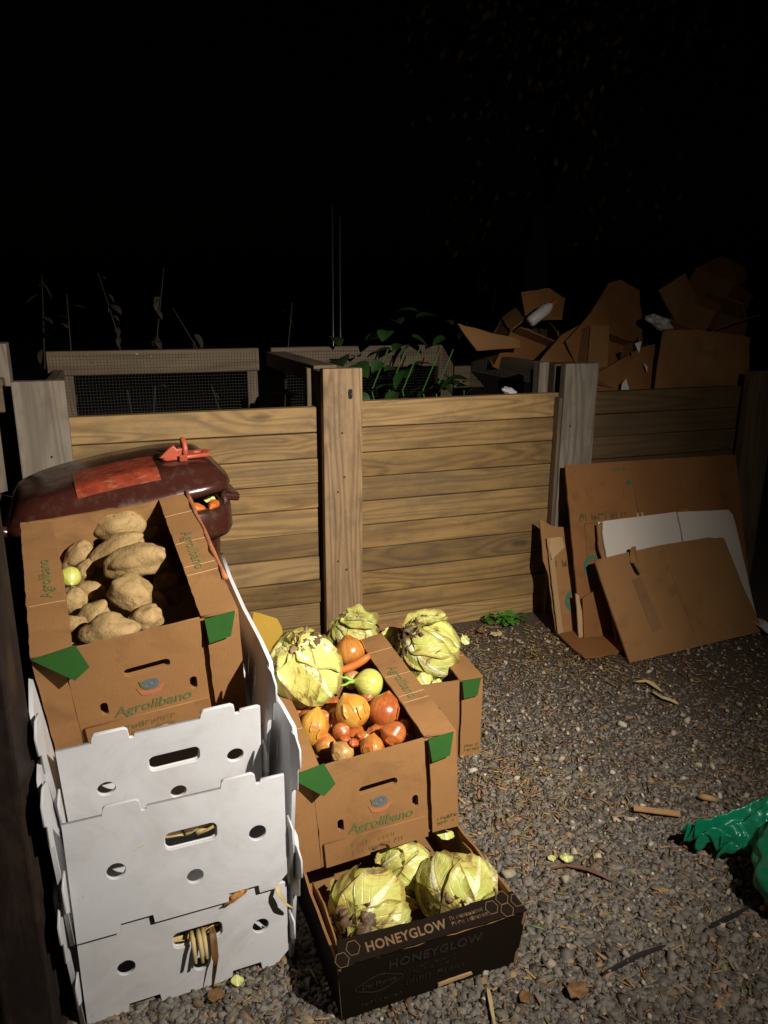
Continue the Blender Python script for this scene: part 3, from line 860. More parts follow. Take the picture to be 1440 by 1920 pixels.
# ------------------------------------------------------------------ black pineapple tray
H_LOC, H_YAW = Vector((-.068, 1.072, 0)), .365
def honey_tray():
    w, d, h, T = .350, .47, .128, .005
    root = empty('pineapple_tray', H_LOC, (0, 0, H_YAW), 'black and gold cardboard pineapple tray on the gravel', 'tray')
    fl = .010                                  # walls flare out towards the top
    def quad_wall(name, a, b_, c, d_, mat, inner=None):
        """thin wall between four corner points (bottom a-b, top d-c)"""
        A, B, C, D_ = map(Vector, (a, b_, c, d_))
        n = (B - A).cross(D_ - A).normalized() * T
        nu, nv = 10, 3
        V = []; Fc = []
        for side in (0, 1):
            for j in range(nv + 1):
                for i in range(nu + 1):
                    u, v = i / nu, j / nv
                    p = A.lerp(B, u).lerp(D_.lerp(C, u), v) - n * side
                    wv = (.0006 if 'front' in name else .0035) * noise.noise(Vector((u * 4 + hash(name + str(a)) % 17, v * 2, 1.3)))
                    p = p + n.normalized() * wv + Vector((0, 0, .006 * noise.noise(Vector((u * 9, 7.7, A.x * 9))) * (v == 1)))
                    V.append(p)
        s = (nu + 1) * (nv + 1)
        for j in range(nv):
            for i in range(nu):
                q = j * (nu + 1) + i
                Fc.append((q, q + 1, q + nu + 2, q + nu + 1)); Fc.append((s + q, s + q + nu + 1, s + q + nu + 2, s + q + 1))
        rim = [i for i in range(nu + 1)] + [(j + 1) * (nu + 1) + nu for j in range(nv)] + [nv * (nu + 1) + i for i in range(nu - 1, -1, -1)] + [j * (nu + 1) for j in range(nv - 1, 0, -1)]
        for k in range(len(rim)):
            p, q = rim[k], rim[(k + 1) % len(rim)]
            Fc.append((q, p, s + p, s + q))
        me = from_data(V, Fc); me.materials.append(MT[mat]); me.materials.append(MT['card_in'])
        nf_ = nu * nv * 2
        for k, p in enumerate(me.polygons): p.material_index = 1 if (k >= nf_ or (k < nf_ and k % 2 == 1)) else 0
        return mobj(name, me, None, root)
    fw_ = quad_wall('front_wall', (0, 0, .002), (w, 0, .002), (w + fl, -fl, h), (-fl, -fl, h), 'black_card')
    quad_wall('back_wall', (w, d, .002), (0, d, .002), (-fl * .2, d, .112), (w + fl * .2, d, .112), 'black_card')
    quad_wall('side_wall', (0, d, .002), (0, 0, .002), (-fl, -fl, h), (0, d, .112), 'black_card')
    quad_wall('side_wall', (w, 0, .002), (w, d, .002), (w, d, .112), (w + fl, -fl, h), 'black_card')
    mobj('base', panel_mesh([(.004, .004), (w - .004, .004), (w - .004, d - .004), (.004, d - .004)], thick=.005), MT['card_in'], root, (0, 0, .005))
    # folded ledge along the top of the front
    lw = w + 2 * fl; ld_ = .040
    lo_ = tear([(-fl, 0), (w + fl, 0), (w + fl - .012, ld_), (w * .5, ld_ - .002), (-fl + .010, ld_ + .004)], .0015, .014)
    led = mobj('ledge', panel_mesh(lo_, thick=.004), MT['black_card'], root, (0, -fl - .001, h + .003), (.42, 0, 0))
    zt = .0026
    mobj('print', text_mesh('HONEYGLOW', .0225, .0003, bold=.0006, space=1.08), MT['gold_ink'], led, (w * .35, ld_ * .44, zt))
    mobj('print', blurred_print(.070, .020, 2, 5), MT['gold_mid'], led, (w * .70, ld_ * .48, zt))
    def hexa(cx, cy, r, par, z_, mat, rot=0):
        o_ = [(cx + r * math.cos(math.radians(60 * k + rot)), cy + r * math.sin(math.radians(60 * k + rot))) for k in range(6)]
        i_ = [(cx + (r - .0012) * math.cos(math.radians(60 * k + rot)), cy + (r - .0012) * math.sin(math.radians(60 * k + rot))) for k in range(6)]
        mobj('hexagon', panel_mesh(o_, [i_], .0006), MT[mat], par, (0, 0, z_))
    for (cx, cy) in ((.000, .010), (.024, .024), (w - .055, .022), (w - .028, .010), (w - .028, .033), (w - .001, .022)):
        hexa(cx, cy, .0135, led, zt, 'gold_ink')
    # print on the dark front
    fr = empty_part = mobj('front_print', text_mesh('HONEYGLOW', .027, .0003, bold=.0006, space=1.08), MT['gold_shaded'], root, (w * .50, -.0090, h * .78), (PI / 2 + .078, 0, 0))
    for (bw, bh, rws, px_, pz_) in ((.085, .022, 2, .50, .56), (.110, .020, 1, .50, .36), (.085, .014, 1, .19, .20)):
        mobj('front_print', blurred_print(bw, bh, rws, int(bw * 999)), MT['gold_shaded'], root, (w * px_, -.0014 - .0095 * pz_, h * pz_), (PI / 2 + .078, 0, 0))
    sh = []; sh2 = []
    for k in range(40):
        a = 2 * PI * k / 40; r_ = 1 + .10 * math.cos(4 * a)
        sh.append((.042 * r_ * math.cos(a), .019 * r_ * math.sin(a))); sh2.append((.0395 * r_ * math.cos(a), .0165 * r_ * math.sin(a)))
    mobj('emblem', panel_mesh(sh, [sh2], .0006), MT['gold_shaded'], root, (w * .19, -.0064, h * .52), (PI / 2 + .078, 0, 0))
    mobj('emblem', text_mesh('Del Monte', .015, .0002, bold=.0003), MT['gold_shaded'], root, (w * .19, -.0064, h * .52), (PI / 2 + .078, 0, 0))
    # torn hand hole at the foot of the front
    mobj('hand_hole_edge', panel_mesh(tear([(0, 0), (.072, .004), (.070, .008), (.002, .007)], .001, .01), thick=.004), MT['card_edge'], root, (w * .52, -.005, h * .10), (PI / 2, 0, 0))
    # torn brown liner along both sides
    for (x0, sgn) in ((.004, 1), (w - .004, -1)):
        pts = tear([(0, 0), (.20, 0), (.20, .105), (.12, .122), (.04, .10), (0, .118)], .005, .012)
        mobj('torn_liner', panel_mesh(pts, thick=.003), MT['card_in'], root, (x0 + sgn * .006, .02, .008), (PI / 2, 0, PI / 2))
    return root
honey = honey_tray()
MH = frame(H_LOC, (0, 0, H_YAW))


# ------------------------------------------------------------------ white plastic crates
def crate(label, loc, rot, w, h, d=.46, ext=.085, seed=3):
    random.seed(seed)
    root = empty('plastic_crate', loc, rot, label, 'crate', 'white corrugated plastic crates')
    T = .007; r90 = (PI / 2, 0, 0)
    def front_outline(top=True):
        tw, th = .058, .017
        pts = [(0, 0)]
        for c in (.27, .78):     # notches below
            x = c * w; pts += [(x - tw / 2, 0), (x - tw / 2 + .002, th), (x + tw / 2 - .002, th), (x + tw / 2, 0)]
        pts += [(w - .024, 0), (w, .026), (w, h)]
        for c in (.78, .25):     # tabs above with a relief cut beside each
            x = c * w
            pts += [(x + tw / 2 + .012, h), (x + tw / 2 + .010, h - .006), (x + tw / 2 + .001, h - .006), (x + tw / 2 - .001, h + th - .004), (x + tw / 2 - .006, h + th), (x - tw / 2 + .006, h + th), (x - tw / 2 + .001, h + th - .004), (x - tw / 2 - .001, h)]
        pts += [(0, h)]
        return pts
    holes = [slot(w * .545, h * .665, .090, .036, ang=.0, r=.012)]
    for (fx, fz, r) in ((.20, .53, .032), (.55, .31, .030), (.86, .55, .032)): holes.append(slot(w * fx, h * fz, r, r, 8))
    fr = mobj('front_wall', panel_mesh(front_outline(), holes, T, .0008), MT['plastic'], root, (0, T / 2, 0), r90)
    lip = panel_mesh(slot(0, 0, .1, .046, 5, r=.016), [slot(0, 0, .088, .034, 5, r=.012)], .004, .0012)
    mobj('handle_rim', lip, MT['plastic'], fr, (w * .545, h * .665, -.004))
    mobj('back_wall', panel_mesh(front_outline(), holes, T), MT['plastic'], root, (0, d - T / 2, 0), r90)
    hs = h + ext
    so = [(0, 0), (d, 0), (d, hs), (d * .80, hs - .012), (d * .5, hs - .012), (d * .2, hs), (.012, hs), (0, hs - .014)]
    for sgn, x in ((-1, 0), (1, w)):
        sw = mobj('side_wall', panel_mesh(so, [slot(d * .5, h * .75, .09, .03, r=.01), slot(d * .22, h * .98, .006, .05), slot(d * .34, h * .95, .006, .05), slot(d * .8, h * .6, .022, .022)], T), MT['plastic'], root, (x + sgn * (.003), 0, 0), (PI / 2, 0, PI / 2))
        # skew the wall outwards so that crates nest
        for v in sw.data.vertices: v.co.z += sgn * (.006 + .016 * (v.co.y / hs) ** 1.5) if v.co.y > .06 else sgn * .004
        # front wings of the side wall: flat stepped ears standing forward of the front panel
        z0 = h - .035
        ear = [(0, z0), (.020, z0 + .012), (.022, z0 + .055), (.033, z0 + .062), (.033, z0 + .098), (.018, z0 + .119), (0, z0 + .119)]
        low = [(0, h * .28), (.018, h * .34), (.018, h * .55), (0, h * .62)]
        for o_ in (ear, low):
            mobj('corner_wing', panel_mesh(o_, thick=.004, bev=.001), MT['plastic'], root, (x + sgn * (.006 + .010 * (o_ is ear)), .003, 0), (PI / 2, 0, -PI / 2 + sgn * .22))
    mobj('base', panel_mesh([(.002, .006), (w - .002, .006), (w - .002, d - .006), (.002, d - .006)], thick=T), MT['plastic'], root, (0, 0, .022))
    return root
W_YAW = .391
ex_ = Vector((math.cos(W_YAW), math.sin(W_YAW), 0)); ey_ = Vector((-math.sin(W_YAW), math.cos(W_YAW), 0))
W3 = Vector((-.515, 1.062, 0.0)); 
crate('lowest white plastic crate, standing on the gravel with dry stalks poking from its handle', W3, (0, 0, W_YAW), .364, .182, seed=1)
crate('middle white plastic crate, stacked flush on the lowest one', W3 - ey_ * .010 + Vector((0, 0, .184)), (0, 0, W_YAW), .364, .234, seed=2)
pt1 = .19
W1T = Vector((-.537, 1.117, .510))
W1 = W1T - Euler((pt1, -.03, .40)).to_matrix() @ Vector((0, 0, .225))
crate('uppermost white plastic crate, tilted and nested under the potato carton', W1, (pt1, -.03, .40), .342, .225, d=.42, seed=3)

def strip(name, label, cat, pts, width, mat, group=None, curl=.3, wob=.002, th=0.001):
    """a bent ribbon of husk, peel or leaf along a path of points"""
    P_ = [Vector(p) for p in pts]; n = len(P_) - 1
    def fn(u, v):
        f = v * n; i = min(int(f), n - 1); p = P_[i].lerp(P_[i + 1], f - i)
        t_ = (P_[i + 1] - P_[i]).normalized(); sd = t_.cross(Vector((0, 0, 1)))
        sd = sd.normalized() if sd.length > .1 else Vector((1, 0, 0))
        wd = width * (math.sin(PI * min(1, max(0, .08 + .88 * v))) ** .5)
        x = (u - .5) * wd
        up = t_.cross(sd)
        return p + sd * x - up * (curl * x * x / width * 2) + Vector((0, 0, wob * noise.noise(p * 60 + Vector((u * 3, 0, 0)))))
    o = mobj(name, grid_mesh(fn, 5, 5 * n), MT[mat], smooth=True)
    md = o.modifiers.new('thick', 'SOLIDIFY'); md.thickness = th
    return tag(o, label, cat, group)
def crate_pt(M_yaw_loc, x, y, z): return M_yaw_loc + ex_ * x + ey_ * y + Vector((0, 0, z))
# stalks drooping from the handle of the lowest crate
hb = crate_pt(W3, .20, .02, .118)
for k, (dx, L, dr) in enumerate(((-.012, .050, .05), (.0, .056, .055), (.008, .048, .045))):
    p0 = hb + ex_ * dx; p1 = p0 - ey_ * .030 + Vector((0, 0, .004)); p2 = p1 - ey_ * .022 - Vector((0, 0, dr * .6))
    o = mobj('dry_stalk', tube_mesh([p0, p1, p1.lerp(p2, .5) + Vector((0, 0, .006)), p2], [.0045, .0045, .004, .003], 7), MT['husk'], smooth=True)
    tag(o, 'straw coloured stalk poking out of the lowest white crate handle', 'stalk', 'stalks in the crate handle')
p0 = hb + ex_ * .024
strip('dry_leaf', 'brown dry leaf hanging from the lowest white crate handle', 'leaf', [p0, p0 - ey_ * .028 + Vector((0, 0, .002)), p0 - ey_ * .040 - Vector((0, 0, .05)), p0 - ey_ * .045 - Vector((0, 0, .10)) - ex_ * .01], .012, 'dry_leaf')
p0 = crate_pt(W3, .345, -.004, .190)
strip('dry_husk', 'orange dry husk caught between the two lower white crates', 'husk', [crate_pt(W3, .245, -.004, .172), crate_pt(W3, .262, -.014, .184), crate_pt(W3, .282, -.012, .193), crate_pt(W3, .292, -.003, .198)], .014, 'husk_orange', curl=1.2)
strip('dry_leaf', 'curled dry leaf hanging beside the right edge of the lowest crate', 'leaf', [p0, p0 - ey_ * .016 - Vector((0, 0, .012)), p0 - ey_ * .020 + ex_ * .012 - Vector((0, 0, .035)), p0 - ey_ * .02 + ex_ * .026 - Vector((0, 0, .05))], .010, 'husk')
for (base, y0, z0, seed, which) in ((W3, .05, .09, 5, 'lowest'), (W3 - ey_ * .01 + Vector((0, 0, .184)), .05, .138, 6, 'middle'), (W1, .055, .148, 8, 'uppermost')):
    random.seed(seed)
    for k in range(8):
        q = crate_pt(base, random.uniform(.05, .32), y0 + random.uniform(-.036, -.012), z0 + random.uniform(-.012, .012))
        a = random.uniform(-.6, .6)
        dv = ex_ * math.cos(a) + ey_ * math.sin(a) * .4
        strip('corn_husk', 'dry corn husk lying inside the %s white crate, seen through its holes' % which, 'husk', [q - dv * .05, q + Vector((0, 0, .01)), q + dv * .05], .028, random.choice(['husk', 'husk', 'husk_orange']), 'husks inside the crates', curl=1.0)


# ================================================================== vegetables
def potato_mesh(seed, a, b_, c):
    me = ico(4); s = seed * 7.31
    for v in me.vertices:
        p = v.co.copy()
        n = .24 * noise.noise(p * 1.1 + Vector((s, 0, 0))) + .10 * noise.noise(p * 2.6 + Vector((0, s, 0))) + .018 * noise.noise(p * 7 + Vector((0, 0, s)))
        # a crease or two
        pl = Vector((math.sin(s), math.cos(s * 1.7), math.sin(s * 2.3))).normalized()
        dd = abs(p.dot(pl) - .15 + .18 * noise.noise(p * 2 + Vector((s, s, 0))))
        n -= .055 * math.exp(-(dd / .05) ** 2) * max(0, noise.noise(p * 1.3 + Vector((s, 3, 1))) + .15) * 2
        p = p * (1 + n)
        p.x += .12 * p.y * p.y
        v.co = Vector((p.x * a, p.y * b_, p.z * c))
    return me

POT = [  # photo centre, half length, half width, tilt in the picture, height in the box
    (216, 984, 50, 31, 4, .19), (280, 997, 21, 22, 80, .15), (217, 1030, 56, 23, 27, .175), (146, 1042, 34, 20, 38, .15),
    (254, 1054, 58, 31, 12, .19), (243, 1110, 39, 34, -14, .19), (309, 1086, 25, 20, 60, .145), (170, 1112, 27, 22, -20, .15),
    (137, 1128, 27, 24, 60, .15), (177, 1152, 30, 22, 30, .155), (138, 1178, 24, 24, 0, .165), (203, 1186, 50, 32, 6, .195),
    (272, 1162, 33, 25, 20, .17), (318, 1114, 24, 22, 0, .11), (230, 1145, 30, 25, 0, .11), (190, 1070, 34, 28, 10, .10), (250, 1190, 34, 28, 0, .13),
    (180, 1005, 26, 20, 30, .13), (290, 1130, 24, 20, -30, .125), (160, 1072, 24, 18, 50, .135), (108, 1160, 18, 20, 0, .15), (290, 1045, 24, 20, 40, .115)]
PL = {1: 'small upright potato beside the right end of the large creased potato', 2: 'long thin potato between the large creased and the long speckled potato', 3: 'small potato against the back left corner of the potato carton', 6: 'small potato half in shade right of the round cracked potato', 7: 'small potato just left of the round cracked potato', 8: 'small potato below the pale green onion in the potato carton', 9: 'small potato wedged behind the large front potato', 10: 'potato against the left flap at the front of the potato carton', 13: 'potato deep in shade by the right wall of the potato carton', 0: 'large creased potato lying against the back wall of the potato carton', 4: 'long speckled potato lying across the middle of the potato carton',
      5: 'round cracked potato below the long speckled one in the potato carton', 11: 'large potato behind the front wall of the potato carton',
      12: 'knobbly potato with deep eyes near the handle of the potato carton'}
for k, (x, y, a, b_, ang, zl) in enumerate(POT):
    c = in_box((x, y), MP, zl); sc = px_scale(c)
    me = potato_mesh(k + 1, a * sc * 1.07, b_ * sc * 1.05, b_ * sc)
    # long axis follows the picture tilt, laid on the tilted heap
    ax = (RT * math.cos(math.radians(ang)) + UP * math.sin(math.radians(ang)))
    az = (FW * -1).normalized(); ay = az.cross(ax)
    o = mobj('potato', me, MT['potato'], smooth=True)
    m = Matrix((ax, ay, az)).transposed().to_4x4(); m.translation = c; o.matrix_world = m
    tag(o, PL.get(k, 'smaller tan potato among others in the tilted carton'), 'potato', 'potatoes in the carton')
def onion(label, px, rpx, M, zl, mat, axis, squash=.95, neck=True, wob=.05, seed=1, sprouts=0, rough_skin=0):
    c = in_box(px, M, zl); r = rpx * px_scale(c)
    root = empty('onion', c, (0, 0, 0), label, 'onion', 'onions')
    root.rotation_euler = Vector(axis).normalized().to_track_quat('Z', 'Y').to_euler()
    prof = []
    n = 26
    for i in range(n + 1):
        t_ = -1 + 2 * i / n
        if t_ < .72: rr, zz = math.sqrt(max(0, 1 - t_ * t_)), t_ * squash
        else:
            q = (t_ - .72) / .28
            r0 = math.sqrt(1 - .72 ** 2)
            rr = r0 * (1 - q) ** 1.6 * .85 + .15 * r0 * (1 - q) + (.10 if neck else .02) * (q < 1)
            zz = (.72 + q * (.55 if neck else .18)) * squash
        prof.append((rr * r, zz * r))
    prof[0] = (.0005, -squash * r); prof.append((.0005, prof[-1][1]))
    body = mobj('bulb', lathe_mesh(prof, 36, wob + rough_skin * .1, seed * 3.1), MT[mat], root, smooth=True)
    # loose papery skin
    random.seed(seed)
    for k in range(4 if mat != 'onion_green' else 0):
        a0 = random.uniform(0, 2 * PI); aw = random.uniform(.5, .9); t0 = random.uniform(-.5, .1); t1 = t0 + random.uniform(.5, .75)
        def fn(u, v, a0=a0, aw=aw, t0=t0, t1=t1):
            a = a0 + (u - .5) * aw * (1 - .5 * abs(v - .4)); t_ = min(.9, t0 + (t1 - t0) * v)
            rr = math.sqrt(max(0.02, 1 - t_ * t_)) * r
            e = 1.015 + .06 * (abs(u - .5) * 2) ** 3 + .05 * v * v + .025 * noise.noise(Vector((u * 4, v * 4, seed + k)))
            return (rr * e * math.cos(a), rr * e * math.sin(a), t_ * squash * r * e)
        mobj('skin_flake', grid_mesh(fn, 8, 8), MT[mat], root, smooth=True)
    if sprouts:
        for k in range(sprouts):
            z0 = prof[-1][1] * .93
            a = random.uniform(0, 2 * PI)
            path = [(0, 0, z0 - .004)]
            for j in range(1, 5): path.append((math.cos(a) * .006 * j * random.uniform(.5, 1), math.sin(a) * .006 * j * random.uniform(.3, 1), z0 + .009 * j))
            mobj('sprout', tube_mesh(path, [.0042, .0038, .0032, .0026, .0012], 7), MT['sprout'], root, smooth=True)
    return root
onion('glossy orange onion at the back of the onion carton, above the carrot', (656, 1222), 28, MO, .235, 'onion_orange', (-.15, .35, 1), seed=2)
onion('pale yellow peeled onion with green sprouts in the onion carton', (693, 1281), 27, MO, .225, 'onion_green', (-1, -.05, .15), seed=3, sprouts=5)
onion('big golden onion in the middle of the onion carton', (661, 1334), 33, MO, .225, 'onion_gold', (-.5, .2, 1), seed=4)
onion('big dark copper onion beside the right flap of the onion carton', (722, 1334), 33, MO, .21, 'onion_red', (.2, .4, 1), seed=5)
onion('small copper onion with crumpled skin near the front right of the onion carton', (738, 1376), 24, MO, .215, 'onion_red', (-1, .1, .5), seed=6, wob=.1, rough_skin=1)
onion('tall yellow topped onion by the left flap of the onion carton', (588, 1366), 29, MO, .20, 'onion_gold', (.2, .5, 1), squash=1.15, seed=7)
onion('orange onion with split skin against the front wall of the onion carton', (698, 1402), 23, MO, .205, 'onion_orange', (.1, .5, .9), seed=8, rough_skin=1)
onion('tan onion at the front left corner of the onion carton', (642, 1412), 22, MO, .195, 'onion_tan', (-.6, .2, .7), seed=9)
onion('orange brown onion between the tan one and the yellow topped one', (611, 1398), 25, MO, .17, 'onion_orange', (1, .3, .4), seed=10)
onion('tan onion half hidden behind the pale peeled onion', (660, 1275), 18, MO, .215, 'onion_tan', (-.8, .4, .6), seed=12)
onion('dark copper onion beneath the leaning cabbage', (620, 1328), 22, MO, .185, 'onion_red', (.4, .6, .5), seed=13)
onion('orange onion deep between the copper and golden ones', (694, 1362), 20, MO, .16, 'onion_orange', (.4, .6, .5), seed=14)
for kk, (x, y, r) in enumerate(((560, 1340, 22), (690, 1240, 20), (755, 1345, 20), (665, 1388, 24), (705, 1380, 20), (630, 1362, 24), (600, 1335, 20), (690, 1310, 20), (722, 1372, 20), (575, 1350, 20), (765, 1378, 14))):
    onion('copper onion deep in the shade of the onion carton', (x, y), r, MO, .178, 'onion_red', (random.uniform(-1, 1), .5, .6), seed=20 + kk)
onion('pale green onion beside the left flap of the potato carton', (131, 1082), 20, MP, .165, 'onion_green', (.3, -.6, -.3), seed=15, wob=.06)
for kk, (x, y, r) in enumerate(((604, 1348, 17), (640, 1372, 17), (682, 1386, 15), (762, 1362, 14), (630, 1342, 15), (690, 1308, 15), (574, 1352, 15))):
    onion('small copper onion tucked between the larger ones in the onion carton', (x, y), r, MO, .200, ('onion_orange', 'onion_red')[kk % 2], (random.uniform(-1, 1), random.uniform(-.3, .6), .8), seed=40 + kk, rough_skin=1)
# carrot
pa = in_box((634, 1258), MO, .245); pb = in_box((693, 1229), MO, .268)
path = [pa.lerp(pb, k / 6) + Vector((0, 0, -.006 * math.sin(PI * k / 6))) for k in range(7)]
cr = mobj('carrot', tube_mesh(path, [.004, .0085, .0092, .0095, .0098, .0095, .006], 12), MT['carrot'], smooth=True)
tag(cr, 'orange carrot lying across the glossy orange onion', 'carrot')
for k, (x, y, r) in enumerate(((648, 1386, 8), (664, 1393, 9), (672, 1380, 6))):
    c = in_box((x, y), MO, .215)
    me = potato_mesh(40 + k, r * px_scale(c) * 1.4, r * px_scale(c), r * px_scale(c) * .7)
    o = mobj('pepper_piece', me, MT['red_veg'], None, c, (k * .7, .4, k), smooth=True)
    tag(o, 'red vegetable offcut between the onions', 'pepper piece', 'red offcuts in the onion carton')

def cabbage(label, c, r, axis, seed=1, ry=1.0, nleaf=8, rotten=0, loose=0, group='cabbages', big=1.0):
    """axis points from the crown to the cut stem"""
    random.seed(seed * 13 + 1)
    root = empty('cabbage', c, (0, 0, 0), label, 'cabbage', group)
    root.rotation_euler = Vector(axis).normalized().to_track_quat('Z', 'Y').to_euler()
    me = ico(4)
    for v in me.vertices:
        p = v.co.copy(); n = .05 * noise.noise(p * 1.6 + Vector((seed * 3.3, 0, 0))) + .03 * noise.noise(p * 4 + Vector((0, seed, 0)))
        v.co = p * r * .965 * (1 + n); v.co.z *= ry
    mobj('head', me, MT['cab_head'], root, smooth=True)
    def leaf(az, lift, t0, t1, wdt, wild=0.0, s=0.0, name='leaf', mat='cab_leaf'):
        def fn(u, v):
            uu = u * 2 - 1
            th = t0 + (t1 - t0) * v                     # angle from the stem pole
            shp = (math.sin(PI * min(1, .16 + .80 * v)) ** .6)
            hw = wdt * shp * (1 + .13 * noise.noise(Vector((v * 5, s, 2))) * (abs(uu)))
            ph = az + uu * hw / max(.35, math.sin(min(th, PI - .35)))
            edge = max(abs(uu) ** 6, max(0, v - .8) * 5 * .8)
            rib = .050 * math.exp(-(uu / (.12 * (1.2 - .7 * v))) ** 2) * (1 - .6 * v)
            q = v * 6 - abs(uu) * 2.4 + .7 * noise.noise(Vector((u * 3, v * 3, s)))
            vein = .018 * math.exp(-((abs((q % 1) - .5)) / .13) ** 2) * (1 - abs(uu) * .5)
            puck = .028 * noise.noise(Vector((uu * 2.2 + s, v * 4, s))) + .016 * noise.noise(Vector((uu * 6, v * 10, s + 5)))
            fl = edge * (.055 + wild * (.5 + .9 * noise.noise(Vector((u * 4, v * 4, s + 9)))))
            R_ = r * (1.0 + lift + rib + vein + puck + fl)
            return (R_ * math.sin(th) * math.cos(ph), R_ * math.sin(th) * math.sin(ph), R_ * math.cos(th) * ry)
        o = mobj(name, grid_mesh(fn, 26, 26), MT[mat], root, smooth=True)
        return o
    for k in range(nleaf):
        leaf(2.4 * k + random.uniform(-.25, .25), .006 + .013 * k * (7 / nleaf), .12 + .05 * random.random(), random.uniform(1.6, 2.4), random.uniform(.66, .95), .10, seed * 5 + k)
    for k in range(loose):
        leaf(random.uniform(0, 2 * PI), .10 + .02 * k, .25, random.uniform(1.2, 1.7), random.uniform(.4, .65), .30, seed * 9 + k, 'loose_leaf')
    for k in range(rotten):                       # withered, curled brown leaf ends round the stem
        a = random.uniform(0, 2 * PI); t_ = random.uniform(.15, .75); sz = r * random.uniform(.55, 1.0) * big; sd = seed * 3.7 + k
        ctr = Vector((math.sin(t_) * math.cos(a), math.sin(t_) * math.sin(a), math.cos(t_) * ry)) * r * 1.09
        def fn(u, v, sz=sz, sd=sd):
            x = (u - .5) * sz; y = (v - .5) * sz * .8
            e = 1 + .45 * noise.noise(Vector((math.atan2(y, x) * 1.1, .3, sd)))
            return (x * e, y * e, sz * (.30 * noise.noise(Vector((u * 3.2, v * 3.2, sd))) + .14 * noise.noise(Vector((u * 9, v * 9, sd))) - .5 * ((u - .5) ** 2 + (v - .5) ** 2)))
        o = mobj('rotten_leaf', grid_mesh(fn, 18, 16), MT['cab_rotten'], root, ctr, smooth=True)
        o.rotation_euler = ctr.normalized().to_track_quat('Z', 'Y').to_euler()
    mobj('stem', lathe_mesh([(.0005, .006), (.007, .0075), (.0105, .005), (.012, 0), (.012, -.02)], 14, .45, seed), MT['cab_stem'], root, (0, 0, r * .98 * ry), smooth=True)
    return root
def toward(px, pt, right, up, back):
    return RT * right + UP * up - FW * back
# on the onion carton
c1 = in_box((570, 1256), MO, .262); s1 = px_scale(c1)
cabbage('large pale cabbage with browned top leaning on the white crates', c1, 66 * s1, toward(0, 0, -.15, .55, .65), seed=1, ry=1.10, nleaf=6, rotten=2)
# on the carton behind
c3 = in_box((804, 1215), MB, .262)
cabbage('round cabbage with withered brown stem end on the carton behind', c3, 55 * px_scale(c3), toward(0, 0, -.75, .45, .4), seed=2, nleaf=6, rotten=6, loose=1)
c2 = in_box((662, 1190), MB, .225)
cabbage('flattened cabbage with spotted leaves behind the onion carton', c2, 45 * px_scale(c2), toward(0, 0, -.4, .8, .3), seed=3, ry=.85, loose=1)
# in the black tray
h1 = in_box((692, 1703), MH, .078)
cabbage('cabbage with thick white ribs at the left of the black tray', h1, 73 * px_scale(h1), toward(0, 0, -.52, -.30, .75), seed=4, ry=.92, nleaf=6, rotten=5, big=1.25)
h2 = in_box((858, 1668), MH, .078)
cabbage('cabbage with dark rotten stem at the right of the black tray', h2, 71 * px_scale(h2), toward(0, 0, -.10, -.42, .80), seed=5, ry=.90, nleaf=6, rotten=6, big=1.15)
h3 = in_box((764, 1632), MH, .066)
cabbage('ragged yellow cabbage at the back of the black tray, under the onion carton', h3, 50 * px_scale(h3), toward(0, 0, -.85, .05, .25), seed=6, ry=.95, rotten=3, loose=5)
def scrap_leaf(label, px, z, size, seed, mat='leaf_pale', tilt=(0, 0, 0), M=None, group=None):
    c = in_box(px, M, z) if M is not None else at_z(px, z)
    def fn(u, v):
        x = (u - .5) * size; y = (v - .5) * size * .8
        e = 1 - .25 * noise.noise(Vector((u * 3, v * 3, seed)))
        cut = 1 - .45 * max(0, abs(u - .5) * 2 + abs(v - .5) * 2 - 1)
        return (x * e * cut, y * e * cut, size * (.16 * noise.noise(Vector((u * 2.5, v * 2.5, seed + 4))) + .05 * noise.noise(Vector((u * 8, v * 8, seed)))))
    o = mobj('leaf_scrap', grid_mesh(fn, 14, 14), MT[mat], None, c, tilt, smooth=True)
    md = o.modifiers.new('thick', 'SOLIDIFY'); md.thickness = .0012
    return tag(o, label, 'leaf', group)
scrap_leaf('torn pale cabbage leaf between the two cabbages on the rear carton', (735, 1192), .25, .075, 3, M=MB, tilt=(.7, .2, .3))
scrap_leaf('pale cabbage leaf sticking out to the right of the round cabbage', (872, 1199), .245, .045, 5, M=MB, tilt=(.8, .1, .8))
scrap_leaf('green cabbage leaf hanging over the flap of the rear carton', (795, 1275), .225, .055, 7, M=MB, tilt=(.9, -.3, .4))
scrap_leaf('pale leaf stub at the front edge of the rear carton', (821, 1283), .215, .038, 9, M=MB, tilt=(.9, .3, 0))
scrap_leaf('yellow green leaf edge showing under the right foot of the onion carton', (835, 1563), .112, .045, 11, M=MH, tilt=(.2, .3, .2))


